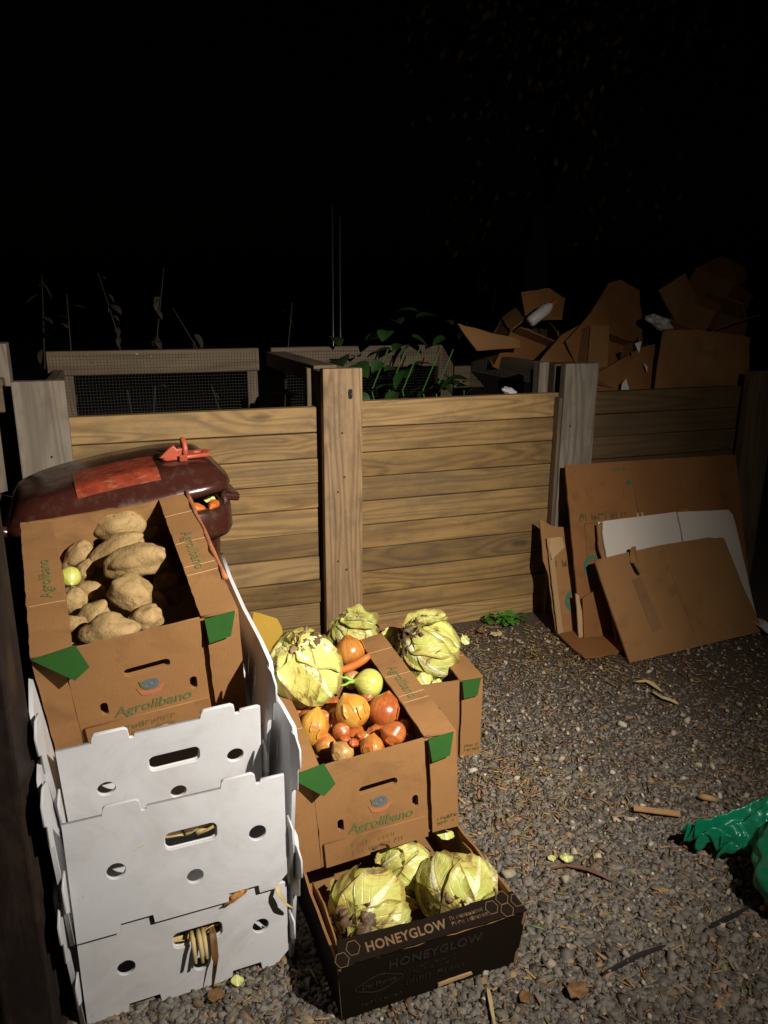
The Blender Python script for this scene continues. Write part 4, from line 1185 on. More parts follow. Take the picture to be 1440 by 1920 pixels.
# ================================================================== brown organics bin
def organics_bin():
    R0 = at_plane((300, 905), (-.62, 1.98, 0), Vector((0, -1, 0)))      # lid height read off the plane where it stands
    yaw = .40
    root = empty('organics_bin', (-.683, 1.99, 0), (0, 0, yaw), 'brown plastic organics bin with orange latch and lid ajar, behind the potato carton', 'waste bin')
    L, Wd, HB = .485, .37, .70
    def loft(secs, nseg=40, cap_top=False, cap_bot=False, ex=4.0):
        V = []; Fc = []
        for (cx, cy, z, a, b_) in secs:
            for k in range(nseg):
                g_ = 2 * PI * k / nseg; c, s = math.cos(g_), math.sin(g_)
                V.append((cx + a * math.copysign(abs(c) ** (2 / ex), c), cy + b_ * math.copysign(abs(s) ** (2 / ex), s), z))
        for j in range(len(secs) - 1):
            for k in range(nseg):
                k2 = (k + 1) % nseg
                Fc.append((j * nseg + k, j * nseg + k2, (j + 1) * nseg + k2, (j + 1) * nseg + k))
        if cap_bot: Fc.append(tuple(range(nseg - 1, -1, -1)))
        if cap_top: Fc.append(tuple((len(secs) - 1) * nseg + k for k in range(nseg)))
        return from_data(V, Fc)
    mobj('body', loft([(0, 0, 0, L * .40, Wd * .40), (0, 0, .02, L * .42, Wd * .42), (0, 0, HB - .07, L * .475, Wd * .475), (0, 0, HB - .005, L * .48, Wd * .48), (0, 0, HB - .005, L * .46, Wd * .46), (0, 0, HB - .12, L * .455, Wd * .455)], cap_bot=True), MT['bin'], root, smooth=True)
    rim = mobj('rim', loft([(0, 0, HB - .075, L * .48, Wd * .48), (0, 0, HB - .075, L * .525, Wd * .53), (0, 0, HB - .06, L * .54, Wd * .545), (0, 0, HB - .005, L * .535, Wd * .54), (0, 0, HB + .003, L * .52, Wd * .525), (0, 0, HB + .003, L * .485, Wd * .485), (0, 0, HB - .03, L * .475, Wd * .475)]), MT['bin'], root, smooth=True)
    # lug and lock pad on the rim at the latch end
    box('lock_pad', (.052, .12, .022), (L * .535, -.02, HB + .006), MT['bin'], root, (0, .15, 0), .008, 3)
    for yy in (-.055, .0):
        mobj('rivet', lathe_mesh([(.0005, .004), (.006, .0035), (.008, 0)], 12), MT['bin'], root, (L * .535, yy, HB + .019), (0, .15, 0), smooth=True)
    # domed lid hinged at the far end, lifted at the latch end by the waste
    lid = mobj('lid', loft([(0, 0, 0, L * .545, Wd * .55), (0, 0, -.010, L * .560, Wd * .565), (0, 0, .004, L * .568, Wd * .572), (0, 0, .020, L * .562, Wd * .565), (.0, 0, .024, L * .545, Wd * .545), (.0, 0, .050, L * .515, Wd * .50), (.0, 0, .064, L * .49, Wd * .46), (.0, 0, .070, L * .45, Wd * .41), (.0, 0, .0735, L * .25, Wd * .20), (.0, 0, .074, L * .10, Wd * .06)], 48, True, True, 6.0), MT['bin'], root, (-.02, 0, HB + .024), (.0, -.15, 0), smooth=True)
    for v in lid.data.vertices: v.co.z *= .9
    # arch along the length of the lid
    for v in lid.data.vertices:
        v.co.z += .018 * (1 - (v.co.x / (L * .5)) ** 2) * min(1, max(0, v.co.z) / .05)
    # worn sticker wrapped on the near slope of the lid
    def lid_z(x, y):
        # height of lid skin at x, y (local): walk the sections
        t_ = min(1, abs(y) / (Wd * .56))
        prof = [(0, .074), (.36, .0735), (.73, .070), (.82, .064), (.89, .050), (1, .022)]
        for (a, za), (b_, zb) in zip(prof, prof[1:]):
            if t_ <= b_: z = za + (zb - za) * (t_ - a) / (b_ - a); break
        z *= .9
        return z + .018 * (1 - (x / (L * .5)) ** 2) * min(1, z / .05)
    def fn(u, v):
        x = -.095 + .195 * u; y = -Wd * (.08 + .43 * (1 - v))
        return (x, y, lid_z(x, y) + .0035)
    st = mobj('sticker', grid_mesh(fn, 12, 10), MT['sticker'], lid, smooth=True)
    def fn2(u, v):
        x = -.235 + .10 * u; y = -Wd * (.14 + .40 * (1 - v))
        return (x, y, lid_z(x, y) * .98 + .004)
    # latch: flat base, upright strap and finger loop
    la = mobj('latch', panel_mesh([(-.062, -.014), (-.052, -.02), (.052, -.018), (.056, .004), (.047, .018), (-.05, .016)], [slot(.028, .0, .026, .018)], .010, .003), MT['latch'], lid, (.185, -.085, .080), (.12, .10, -.05))
    arc = [(-.006 + .002 * math.sin(k), -.024 + .048 * k / 8, .042 * math.sin(PI * (k + .2) / 8.4) ** .7) for k in range(9)]
    mobj('latch_loop', tube_mesh(arc, .0068, 8), MT['latch'], la, smooth=True)
    mobj('latch_strap', box_mesh(.020, .006, .052, .002, 2), MT['latch'], la, (-.012, -.026, -.014), (.3, 0, 0))
    mobj('latch_wedge', panel_mesh([(-.07, 0), (-.02, -.004), (-.012, .016), (-.03, .014), (-.036, .024), (-.05, .016)], thick=.016, bev=.002), MT['latch'], la, (0.004, -.010, .006), (PI / 2, 0, 0))
    # handle bar and wheels at the hinge end
    mobj('handle', tube_mesh([(-.26, -.15, HB - .02), (-.315, -.15, HB), (-.325, 0, HB + .003), (-.315, .15, HB), (-.26, .15, HB - .02)], .014, 10), MT['bin'], root, smooth=True)
    return root
obin = organics_bin()
MBIN = frame((-.683, 1.99, 0), (0, 0, .40))
p = MBIN @ Vector((.195, -.12, .718))
scrap_leaf('yellow green leaf poking out from under the bin lid', (0, 0), 0, .05, 21, tilt=(.5, .3, .5)).location = p
for k, (dx, dy) in enumerate(((.15, -.16), (.20, -.15))):
    o = mobj('carrot_piece', potato_mesh(60 + k, .028, .014, .013), MT['carrot'], None, MBIN @ Vector((dx, dy, .707)), (0, .1, .5 + k), smooth=True)
    tag(o, 'orange carrot piece wedged under the brown bin lid', 'carrot', 'carrot pieces in the bin')


# ================================================================== leaning cardboard
def sheet_frame(bl, br, lean, z=0.0):
    A = at_z(bl, z); B = at_z(br, z); e = (B - A); L = e.length; e.normalize()
    pr = Vector((-e.y, e.x, 0)); up = pr * math.cos(lean) + Vector((0, 0, 1)) * math.sin(lean)
    n = e.cross(up)
    m = Matrix((e, up, n)).transposed().to_4x4(); m.translation = A
    return m, L
def sheet(name, label, bl, br, lean, outline, mat, cat='cardboard', holes=(), z=.004, bend=.006, th=.006, group='flattened cardboard sheets'):
    m, L = sheet_frame(bl, br, math.radians(lean), z)
    root = empty(name, (0, 0, 0), label=label, cat=cat, group=group); root.matrix_world = m
    def flex(me, s):
        bm = bmesh.new(); bm.from_mesh(me)
        bm.to_mesh(me); bm.free()
        for v in me.vertices:
            v.co.z += bend * noise.noise(Vector((v.co.x * 3.5 + s, v.co.y * 3.5, s))) * 1.0
    return root, L, flex
# biggest sheet, against the boards
big, L, fx = sheet('cardboard_sheet', 'large flattened brown box leaning on the compost boards behind the others', (1090, 1196), (1420, 1150), 71.5, None, 'card_red')
h = .645
o1 = tear([(0, 0), (L * .36, .0), (L * .362, h * .62), (L * .352, h * .90), (L * .358, h), (0.0, h), (-.006, h * .6)], .0012, .03)
pa_ = mobj('panel', panel_mesh(o1, thick=.007), MT['card_red'], big, (0, 0, .004))
o2 = tear([(L * .366, .0), (L * 1.0, .0), (L * 1.0, h), (L * .366, h), (L * .36, h * .92), (L * .372, h * .66)], .0012, .03)
pb_ = mobj('panel', panel_mesh(o2, thick=.007), MT['card_red'], big, (0, 0, .010), (0, .05, 0))
for dx in (-.008, .012):
    mobj('torn_tab', box_mesh(.012, .09, .004, .001), MT['card_edge'], big, (L * .366 + dx, h * .62, .009), (0, 0, dx * 2))
mobj('print', blurred_print(.055, .020, 1, 3), MT['teal_ink'], pa_, (L * .28, h * .955, .0052))
mobj('print', panel_mesh(slot(0, 0, .018, .022), thick=.0006), MT['teal_ink'], pa_, (L * .33, h * .875, .0052))
mobj('print', blurred_print(.20, .040, 1, 4), MT['olive_ink'], pa_, (L * .140, h * .69, .0052))
fr_o = [(-.05, -.07), (.05, -.07), (.05, .07), (-.05, .07)]; fr_i = [(-.048, -.068), (.048, -.068), (.048, .068), (-.048, .068)]
mobj('print', panel_mesh(fr_o, [fr_i], .0006), MT['olive_ink'], pa_, (L * .125, h * .545, .0052))
def crescent(r):
    return [(r * math.cos(math.radians(a)) * .8, r * math.sin(math.radians(a))) for a in range(60, 301, 12)] + [(r * .62 * math.cos(math.radians(a)) * .8 + r * .05, r * .70 * math.sin(math.radians(a))) for a in range(300, 59, -12)]
mobj('print', panel_mesh(crescent(.045), thick=.0006), MT['teal_ink'], pa_, (L * .088, h * .40, .0052))
mobj('print', blurred_print(.030, .020, 1, 8), MT['teal_ink'], pa_, (L * .10, h * .275, .0052))
lab = mobj('label', panel_mesh([(-.018, -.03), (.022, -.036), (.018, .032), (-.014, .036)], thick=.0008), MT['label'], big, (L * .150, h * .600, .014), (0, .1, 0))
# front strip of the same box, one layer forward
fs, L2, fx = sheet('cardboard_sheet', 'narrow strip of brown box standing just in front of the largest sheet', (1087, 1198), (1148, 1190), 70, None, 'card_red')
mobj('panel', panel_mesh(tear([(0, 0), (L2 * 1.0, .0), (L2 * .9, .20), (.010, .15)], .0012, .02), thick=.006), MT['card_red'], fs, (.004, 0, .022))
mobj('panel', panel_mesh(tear([(-.012, -.002), (.016, .0), (.006, .16), (-.006, .17)], .0012, .02), thick=.006), MT['card_edge'], fs, (.0, 0, .012))
# folded narrow box to the left
nb, L3, fx = sheet('cardboard_sheet', 'narrow folded brown box with green ring print beside the boards', (1048, 1190), (1098, 1184), 68, None, 'card')
def side_x(px): return at_z(px, .004)
h3_ = .39
mobj('panel', panel_mesh(tear([(-.012, 0), (.125, .0), (.125, h3_ * 1.0), (.02, h3_ * 1.05), (-.025, h3_ * 1.12), (-.032, h3_ * .72), (-.018, h3_ * .60)], .0015, .02), thick=.006), MT['card'], nb, (0, 0, 0))
mobj('folded_side', panel_mesh(tear([(0, 0), (.030, .0), (.028, h3_ * .72), (.034, h3_ * .86), (-.002, h3_ * .93)], .002, .015), thick=.005), MT['card_edge'], nb, (-.012, 0, .020), (0, .55, 0))
mobj('folded_flap', panel_mesh(tear([(0, 0), (.070, .045), (.068, .085), (.002, .085)], .0015, .015), thick=.005), MT['card_edge'], nb, (-.010, h3_ * .72, .030), (-.25, .1, 0))
mobj('print', panel_mesh(crescent(.040), thick=.0006), MT['teal_ink'], nb, (.072, h3_ * .30, .0050))
mobj('print', blurred_print(.075, .038, 1, 6), MT['olive_ink'], nb, (.055, h3_ * .68, .0050))
# flap lying on the soil
gl = [at_z(p, .012) for p in ((1046, 1190), (1072, 1214), (1097, 1232), (1122, 1231), (1160, 1222), (1185, 1218), (1170, 1192), (1100, 1180))]
cen = sum(gl, Vector()) / len(gl)
o = mobj('cardboard_flap', panel_mesh(tear([((p - cen).x, (p - cen).y) for p in gl], .001, .02), thick=.006), MT['card_red'], None, cen, (0.03, -.01, 0))
tag(o, 'flat brown cardboard flap lying on the soil under the folded box', 'cardboard', 'flattened cardboard sheets')
# white faced sheet
ws, L4, fx = sheet('white_cardboard_sheet', 'white faced cardboard sheet leaning behind the front brown sheet', (1172, 1212), (1421, 1167), 66, None, 'card_pale')
h4 = .462
ws.matrix_world = ws.matrix_world @ Matrix.Translation((0, 0, -.014))
mobj('panel', panel_mesh(tear([(-.004, 0), (L4 * .545, .0), (L4 * .548, h4 * 1.01), (.004, h4), (-.006, h4 * .9)], .001, .03), thick=.007), MT['card_pale'], ws)
mobj('panel', panel_mesh(tear([(L4 * .552, 0), (L4 * 1.0, .0), (L4 * .985, h4 * .6), (L4 * .965, h4 * .93), (L4 * .94, h4 * .975), (L4 * .60, h4 * 1.0), (L4 * .552, h4 * 1.005)], .0015, .03), thick=.007), MT['card_pale'], ws, (0, 0, .001), (0, -.012, 0))
mobj('torn_patch', panel_mesh(tear([(0, 0), (.045, .012), (.05, .03), (.005, .028)], .002, .01), thick=.002), MT['card'], ws, (L4 * .56, h4 * .955, .0048))
for xx in (.30, .74):
    mobj('crease', box_mesh(.0018, h4 * .9, .0014, .0004), MT['card_pale'], ws, (L4 * xx, h4 * .5, .0040))
mobj('backing', panel_mesh(tear([(-.016, .004), (.02, .0), (.02, h4 * .98), (-.014, h4 * .985), (-.024, h4 * .8), (-.014, h4 * .66)], .0015, .015), thick=.006), MT['card'], ws, (0, 0, -.012))
# front brown sheet
fb, L5, fx = sheet('cardboard_sheet', 'clean brown cardboard sheet with a tape mark leaning in front of the others', (1180, 1243), (1425, 1185), 53.8, None, 'card')
h5 = .381
def cut_notch(): return [(.155, h5 * 1.012), (.150, h5 * .95), (.142, h5 * .90), (.146, h5 * .80), (.156, h5 * .765), (.170, h5 * .78), (.166, h5 * .84), (.160, h5 * .90), (.172, h5 * .96), (.185, h5 * 1.015)]
fo = [(0, 0), (L5 * .50, .0), (L5 * .50, h5 * 1.03)] + cut_notch()[::-1] + [(0.008, h5 * .99), (-.004, h5 * .97)]
mobj('panel', panel_mesh(tear(fo, .0008, .03), thick=.007), MT['card'], fb)
mobj('panel', panel_mesh(tear([(L5 * .5016, .0), (L5, .0), (L5 * .985, h5 * .5), (L5 * .985, h5 * .98), (L5 * .965, h5 * 1.02), (L5 * .5016, h5 * 1.03)], .0008, .03), thick=.007), MT['card'], fb, (0, 0, -.0085), (0, -.03, 0))
mobj('curled_flap', grid_mesh(lambda u, v: (.150 + .035 * u, h5 * (.90 + .14 * v), .004 + .030 * (v ** 2) * (1 - u * .6) + .01 * math.sin(PI * u)), 6, 6), MT['card'], fb, smooth=True)
mobj('tape_mark', panel_mesh(tear([(0, 0), (.046, .006), (.036, .20), (-.008, .195)], .0015, .02), thick=.0006), MT['tape'], fb, (.142, .085, .0048), (0, 0, .06))
# crumb of white tape at the right foot
wt = strip('paper_scrap', 'crumpled white paper strip at the foot of the front brown sheet', 'paper', [at_z((1405, 1160), .03), at_z((1425, 1175), .03), at_z((1445, 1190), .015)], .05, 'white_film', curl=.8)


for root, amp, sd in ((big, .007, 1.0), (fs, .004, 2.0), (nb, .006, 3.0), (ws, .006, 4.0), (fb, .007, 5.0)):
    f_ = flex_fn(amp, sd)
    for ch in root.children:
        flat = ch.name.split('.')[0] not in ('curled_flap', 'folded_side', 'folded_flap')
        if flat: bend(ch.data, f_, (ch.location.x, ch.location.y))
        for g_ in ch.children: bend(g_.data, f_, (ch.location.x + g_.location.x, ch.location.y + g_.location.y), 0)


# ================================================================== heap of boxes in the right bay
def px_panel(name, label, cat, pxs, off, mat, group=None, tilt=0.0, yaw=0.0, th=.006, parts=()):
    """flat board standing in the bay: the outline read off the photo on a plane at real depth 'off' behind the boards"""
    n = NF.copy(); n.rotate(Euler((0, 0, yaw))); n = (n * math.cos(tilt) + Vector((0, 0, 1)) * math.sin(tilt)).normalized()
    q = px_on_fence((sum(p[0] for p in pxs) / len(pxs), sum(p[1] for p in pxs) / len(pxs)), off)
    ex = Vector((0, 0, 1)).cross(n).normalized(); ey = n.cross(ex)
    pts = [at_plane(p, q, n) - q for p in pxs]
    m = Matrix((ex, ey, n)).transposed().to_4x4(); m.translation = q
    o = mobj(name, panel_mesh(tear([(p.dot(ex), p.dot(ey)) for p in pts], .002, .03), thick=th), MT[mat])
    bend(o.data, flex_fn(.016 if th > .002 else .002, pxs[0][0] * .01, 5.0), (0, 0), .04)
    o.matrix_world = m
    return tag(o, label, cat, group)
HG = 'boxes heaped in the right compost bay'
px_panel('flattened_box', 'flat brown box panel standing upright at the front of the heap', 'cardboard', [(1241, 620), (1300, 618), (1406, 632), (1396, 760), (1222, 760), (1232, 680)], .10, 'card', HG, .08)
px_panel('flattened_box', 'wide dark brown box side sloping up the middle of the heap', 'cardboard', [(1000, 690), (1052, 628), (1092, 606), (1098, 640), (1125, 700), (1125, 760), (1060, 760)], .30, 'card_red', HG, .45, -.2)
px_panel('flattened_box', 'tall dark brown box flap rising highest in the middle of the heap', 'cardboard', [(1060, 640), (1104, 590), (1140, 532), (1166, 524), (1200, 545), (1204, 640), (1192, 760), (1110, 760)], .36, 'card_red', HG, .30, .1)
px_panel('flattened_box', 'folded brown flap leaning against the inside of the right bay boards', 'cardboard', [(1120, 700), (1195, 655), (1245, 640), (1228, 760), (1120, 765)], .16, 'card_red', HG, .25, -.1)
bx = box('cardboard_box', (.24, .20, .22), px_on_fence((1335, 570), .45), MT['card_red'], None, (.35, .25, .75), .004)
tag(bx, 'dark brown box tipped on top of the heap at its right end', 'box', HG)
px_panel('flattened_box', 'pale brown box flap sticking up beside the tipped box', 'cardboard', [(1233, 545), (1282, 512), (1302, 560), (1300, 622), (1276, 615)], .34, 'card', HG, .2, .2)
px_panel('flattened_box', 'orange brown cardboard flap jutting over the mesh partition', 'cardboard', [(858, 606), (900, 618), (972, 640), (974, 656), (896, 656), (878, 632)], .45, 'card', HG, .5)
px_panel('flattened_box', 'small jagged brown cardboard piece behind the white bottle', 'cardboard', [(976, 548), (996, 545), (1030, 540), (1060, 560), (1052, 600), (984, 600)], .55, 'card_red', HG, .1)
px_panel('flattened_box', 'dark cardboard flap at the very top of the heap', 'cardboard', [(1300, 505), (1350, 480), (1395, 500), (1400, 525), (1330, 560), (1290, 560)], .6, 'card_red', HG, .3)
def open_box(label, px, off, size, rot):
    root = empty('cardboard_box', px_on_fence(px, off), rot, label, 'box', HG)
    w, d, h = size; T = .005
    mobj('side', panel_mesh(tear([(-w / 2, 0), (w / 2, 0), (w / 2, h), (-w / 2, h)], .002, .03), thick=T), MT['card_red'], root, (0, -d / 2, 0), (PI / 2, 0, 0))
    mobj('side', panel_mesh(tear([(-w / 2, 0), (w / 2, 0), (w / 2, h), (-w / 2, h)], .002, .03), thick=T), MT['card_red'], root, (0, d / 2, 0), (PI / 2, 0, 0))
    for sg in (-1, 1):
        mobj('side', panel_mesh(tear([(-d / 2, 0), (d / 2, 0), (d / 2, h), (-d / 2, h)], .002, .03), thick=T), MT['card'], root, (sg * (w / 2 - T), 0, 0), (PI / 2, 0, PI / 2))
        mobj('flap', panel_mesh(tear([(-d * .48, 0), (d * .48, 0), (d * .45, h * .45), (-d * .45, h * .45)], .003, .02), thick=T), MT['card'], root, (sg * (w / 2), 0, h), (PI / 2 - .5 * sg, 0, PI / 2))
    mobj('flap', panel_mesh(tear([(-w * .48, 0), (w * .48, 0), (w * .44, h * .4), (-w * .45, h * .42)], .003, .02), thick=T), MT['card_red'], root, (0, -d / 2, h), (PI / 2 + .9, 0, 0))
    mobj('bottom', panel_mesh([(-w / 2, -d / 2), (w / 2, -d / 2), (w / 2, d / 2), (-w / 2, d / 2)], thick=T), MT['card'], root, (0, 0, .004))
    return root
open_box('open brown carton lying on its side in the middle of the heap', (1090, 690), .42, (.24, .2, .18), (1.2, .3, .4))
open_box('open brown carton sunk behind the upright front panel of the heap', (1310, 690), .34, (.26, .2, .22), (.25, -.2, .5))
open_box('open carton at the back of the heap below the orange brown flap', (960, 690), .62, (.24, .18, .17), (.3, .35, .2))

def crumple(name, label, px, off, sx, sy, sz, mat, seed, cat):
    me = ico(4)
    for v in me.vertices:
        p = v.co.copy(); n = .35 * noise.noise(p * 1.7 + Vector((seed, 0, 0))) + .18 * abs(noise.noise(p * 4.5 + Vector((0, seed, 0))))
        p = p * (1 + n); v.co = Vector((p.x * sx, p.y * sy, p.z * sz))
    return tag(mobj(name, me, MT[mat], None, px_on_fence(px, off), (.2, .3, FT), smooth=False), label, cat)
crumple('white_plastic_bag', 'crumpled white plastic bag between the brown boxes of the heap', (1236, 604), .25, .058, .04, .026, 'white_film', 2.2, 'plastic bag')
bt = px_on_fence((1016, 586), .42)
bo = empty('white_bottle', bt, (0, .95, FT), 'white plastic bottle with red cap lying on the heap', 'bottle')
mobj('bottle_body', lathe_mesh([(.0005, -.07), (.020, -.07), (.024, -.06), (.024, .02), (.018, .04), (.011, .052), (.011, .06)], 20), MT['white_film'], bo, smooth=True)
mobj('bottle_cap', lathe_mesh([(.013, .052), (.0135, .075), (.012, .078), (.0005, .078)], 16), MT['red_veg'], bo, smooth=True)
crumple('white_paper', 'crumpled white paper on the top board of the middle bay', (955, 733), .10, .030, .025, .012, 'white_film', 5.5, 'paper')
for k, (x, y) in enumerate(((1197, 650), (1172, 722), (1210, 690))):
    px_panel('paper_scrap', 'small torn white scrap stuck on the brown box side', 'paper', [[(x - 7, y - 6), (x + 6, y - 10), (x + 1, y + 12)], [(x - 6, y - 3), (x + 2, y - 12), (x + 8, y + 10), (x - 8, y + 10)], [(x - 4, y - 10), (x + 5, y - 2), (x + 3, y + 8)]][k], .08 + .03 * k, 'white_film', 'white scraps on the heap', .2, th=.001)
# compost that fills the bays and carries the heap
def mound(u0, u1, y0, y1, h0, h1, seed):
    def fn(u, v):
        uu = u0 + (u1 - u0) * u; yy = y0 + (y1 - y0) * v
        z = (h0 + (h1 - h0) * v) + .05 * noise.noise(Vector((uu * 4, yy * 4, seed))) + .02 * noise.noise(Vector((uu * 14, yy * 14, seed)))
        return fence_pt(uu, yy, z)
    o = mobj('compost_heap', grid_mesh(fn, 26, 22), MT['soil'], smooth=True)
    return o
tag(mound(-1.0, -.27, .15, .78, .45, .55, 1), 'dark compost filling the left bay', 'compost', kind='stuff')
tag(mound(-.08, .66, .15, .78, .50, .58, 2), 'dark compost filling the middle bay', 'compost', kind='stuff')
tag(mound(.86, 1.68, .06, .78, .74, 1.06, 3), 'dark compost and scraps filling the right bay', 'compost', kind='stuff')


# ================================================================== plants
def leaf_mesh(L, Wd, fold=.25, lobed=False, curl=.3):
    def fn(u, v):
        x = (u - .5) * 2
        w_ = Wd * .5 * (math.sin(PI * min(1, v * .92 + .08)) ** .7) * (1.15 - .5 * v)
        if lobed: w_ *= 1 + .28 * math.sin(v * 17)
        return (x * w_, L * v, -fold * abs(x) * w_ * -1 - curl * L * v * v)
    return grid_mesh(fn, 4, 8)
LM = [leaf_mesh(1, .9, .25), leaf_mesh(1, .75, .35, True), leaf_mesh(1, .5, .2)]
def plant(name, label, cat, loc, stems, group=None):
    return empty(name, loc, (0, 0, 0), label, cat, group)
def add_leaf(root, p, size, az, pitch, kind, mat, roll=0):
    me = LM[kind].copy() if not LM[kind].materials else LM[kind]
    me = LMM[(kind, mat)]
    o = bpy.data.objects.new('leaf', me); COL.objects.link(o); o.parent = root
    o.location = p; o.rotation_euler = (pitch, roll, az); o.scale = (size, size, size)
    return o
LMM = {}
for k in range(3):
    for mt_ in ('leaf', 'weed', 'autumn_leaf', 'dead_leaf'):
        me = LM[k].copy(); me.materials.append(MT[mt_]); me.polygons.foreach_set('use_smooth', [True] * len(me.polygons)); LMM[(k, mt_)] = me
random.seed(31)
# weed at the foot of the boards
wp = at_z((945, 1168), 0)
wd_ = plant('weed', 'small bright green weed growing at the foot of the middle boards', 'weed', wp, 0)
for k in range(46):
    a = random.uniform(0, 2 * PI); r = random.uniform(0, .075)
    p = Vector((math.cos(a) * r * 1.25, math.sin(a) * r * .5, random.uniform(.0, .035)))
    add_leaf(wd_, p, random.uniform(.022, .040), random.uniform(0, 2 * PI), random.uniform(-.1, .9), 1, 'weed', random.uniform(-.4, .4))
for k in range(6):
    mobj('stem', tube_mesh([(0, 0, 0), (random.uniform(-.03, .03), random.uniform(-.02, .02), .02), (random.uniform(-.07, .07), random.uniform(-.03, .03), .035)], .0014, 5), MT['weed'], wd_)
# vine with broad leaves hanging over the back of the middle bay
vc = px_on_fence((765, 690), .60)
vine = plant('vine', 'dark green broad leaved vine climbing the mesh of the middle bay', 'vine', vc, 0)
for k in range(44):
    p = Vector((random.gauss(-.02, .15), random.gauss(.02, .08), random.gauss(-.03, .11)))
    add_leaf(vine, p, random.uniform(.06, .12), random.uniform(0, 2 * PI), random.uniform(-.9, .4), 0, 'leaf', random.uniform(-.5, .5))
for k in range(5):
    x = random.uniform(-.15, .15)
    mobj('stem', tube_mesh([(x, .05, -.55), (x + .03, .03, -.3), (x - .02, .02, -.1), (x + .05, .0, .08)], .003, 5), MT['weed'], vine)
# weeds at the right end of the middle bay, behind the partition mesh
v2 = px_on_fence((870, 705), .90)
pl2 = plant('weed', 'tangle of weeds behind the mesh of the middle bay partition', 'weed', v2, 0)
for k in range(34):
    add_leaf(pl2, Vector((random.gauss(0, .09), random.gauss(0, .05), random.gauss(0, .08))), random.uniform(.03, .06), random.uniform(0, 6.3), random.uniform(-.9, .6), 2, 'leaf', random.uniform(-.5, .5))
mobj('stem', tube_mesh([(0, 0, -.9), (.01, 0, -.4), (0, 0, .06)], .004, 5), MT['weed'], pl2)
# dry stalks behind the bins
for k, (x, y, ht, lean) in enumerate(((520, 640, .35, .06), (262, 600, .45, .10), (245, 575, .3, -.12), (60, 600, .4, .05), (118, 620, .3, .02), (445, 640, .3, -.25))):
    base = px_on_fence((x, y), 1.1 + .12 * (k % 4)); base.z = 0
    top = px_on_fence((x, y), 1.1 + .12 * (k % 4)).z + ht * .5
    st = empty('dry_plant', base, (0, 0, 0), 'thin dry plant stalk standing behind the left compost bays', 'plant', 'dry stalks behind the bays')
    mobj('stem', tube_mesh([(0, 0, 0), (lean * .3, 0, top * .5), (lean * .7, .03, top * .8), (lean * 1.2, .02, top)], [.005, .004, .003, .0015], 5), MT['stalk'], st)
    for j in range(9):
        z = top * random.uniform(.55, 1.0)
        q = z / top
        add_leaf(st, Vector((lean * q * q, .02, z)), random.uniform(.04, .09), random.uniform(0, 6.3), random.uniform(-1.0, .8), 2, 'dead_leaf')
# thin steel rods behind the middle post
for k, x in enumerate((623, 637)):
    b0 = px_on_fence((x, 600), 1.25); t0 = px_on_fence((x, 385 + 20 * k), 1.25)
    o = mobj('steel_rod', tube_mesh([(b0.x, b0.y, 0), (t0.x, t0.y, t0.z)], .004, 8), MT['pole'], smooth=True)
    tag(o, 'thin upright steel rod standing behind the middle compost post', 'rod', 'steel rods behind the bays')
# tree with sparse dry leaves beyond the bins
tb = Vector((.95, 4.9, 0))
tree = empty('tree', tb, (0, 0, 0), 'tree with sparse yellowing leaves in the dark beyond the bins', 'tree')
mobj('trunk', tube_mesh([(0, 0, 0), (.05, 0, .8), (-.05, .05, 1.4), (.05, .05, 2.2), (0, 0, 3.2)], [.11, .09, .075, .055, .015], 10), MT['bark'], tree, smooth=True)
random.seed(77)
crown_v = []; crown_f = []; 
def crown_leaf(c, s):
    a = random.uniform(0, 6.3); b_ = random.uniform(-1, 1); e1 = Vector((math.cos(a), math.sin(a), b_ * 2.2)).normalized(); e2 = e1.cross(Vector((0, .4, 1))).normalized()
    i = len(crown_v)
    crown_v.extend([c - e1 * s, c - e2 * s * .55, c + e1 * s, c + e2 * s * .55]); crown_f.append((i, i + 1, i + 2, i + 3))
for k in range(16):
    z = random.uniform(1.3, 2.6); a = random.uniform(0, 6.3); L = random.uniform(.4, 1.1)
    p1 = Vector((math.cos(a) * L, math.sin(a) * L, z + random.uniform(.2, .8)))
    mid = Vector((0, 0, z)).lerp(p1, .5) + Vector((0, 0, .1))
    mobj('limb', tube_mesh([(0, 0, z), mid, p1], [.03, .02, .006], 6), MT['bark'], tree, smooth=True)
    for j in range(55):
        q = random.uniform(.25, 1.1)
        crown_leaf(Vector((0, 0, z)).lerp(p1, q) + Vector((random.gauss(0, .13), random.gauss(0, .13), random.gauss(0, .12))), random.uniform(.014, .034))
cr_ = mobj('crown', from_data(crown_v, crown_f), MT['autumn_leaf'], tree)
cr_['kind'] = 'stuff'
# shrub with a few catching leaves nearer the bins
sb = px_on_fence((900, 520), 1.6); sb.z = 0
sh_ = empty('shrub', sb, (0, 0, 0), 'leafy shrub behind the middle and right compost bays', 'shrub')
for k in range(7):
    a = random.uniform(0, 6.3); hh = random.uniform(.7, 1.35)
    pth = [(0, 0, 0), (math.cos(a) * .12, math.sin(a) * .1, hh * .5), (math.cos(a) * .35, math.sin(a) * .25, hh)]
    mobj('stem', tube_mesh(pth, [.010, .007, .003], 6), MT['bark'], sh_)
    for j in range(16):
        q = random.uniform(.4, 1.05)
        add_leaf(sh_, Vector((math.cos(a) * .35 * q + random.gauss(0, .07), math.sin(a) * .25 * q + random.gauss(0, .07), hh * q)), random.uniform(.03, .06), random.uniform(0, 6.3), random.uniform(-.9, .6), 2, 'leaf')


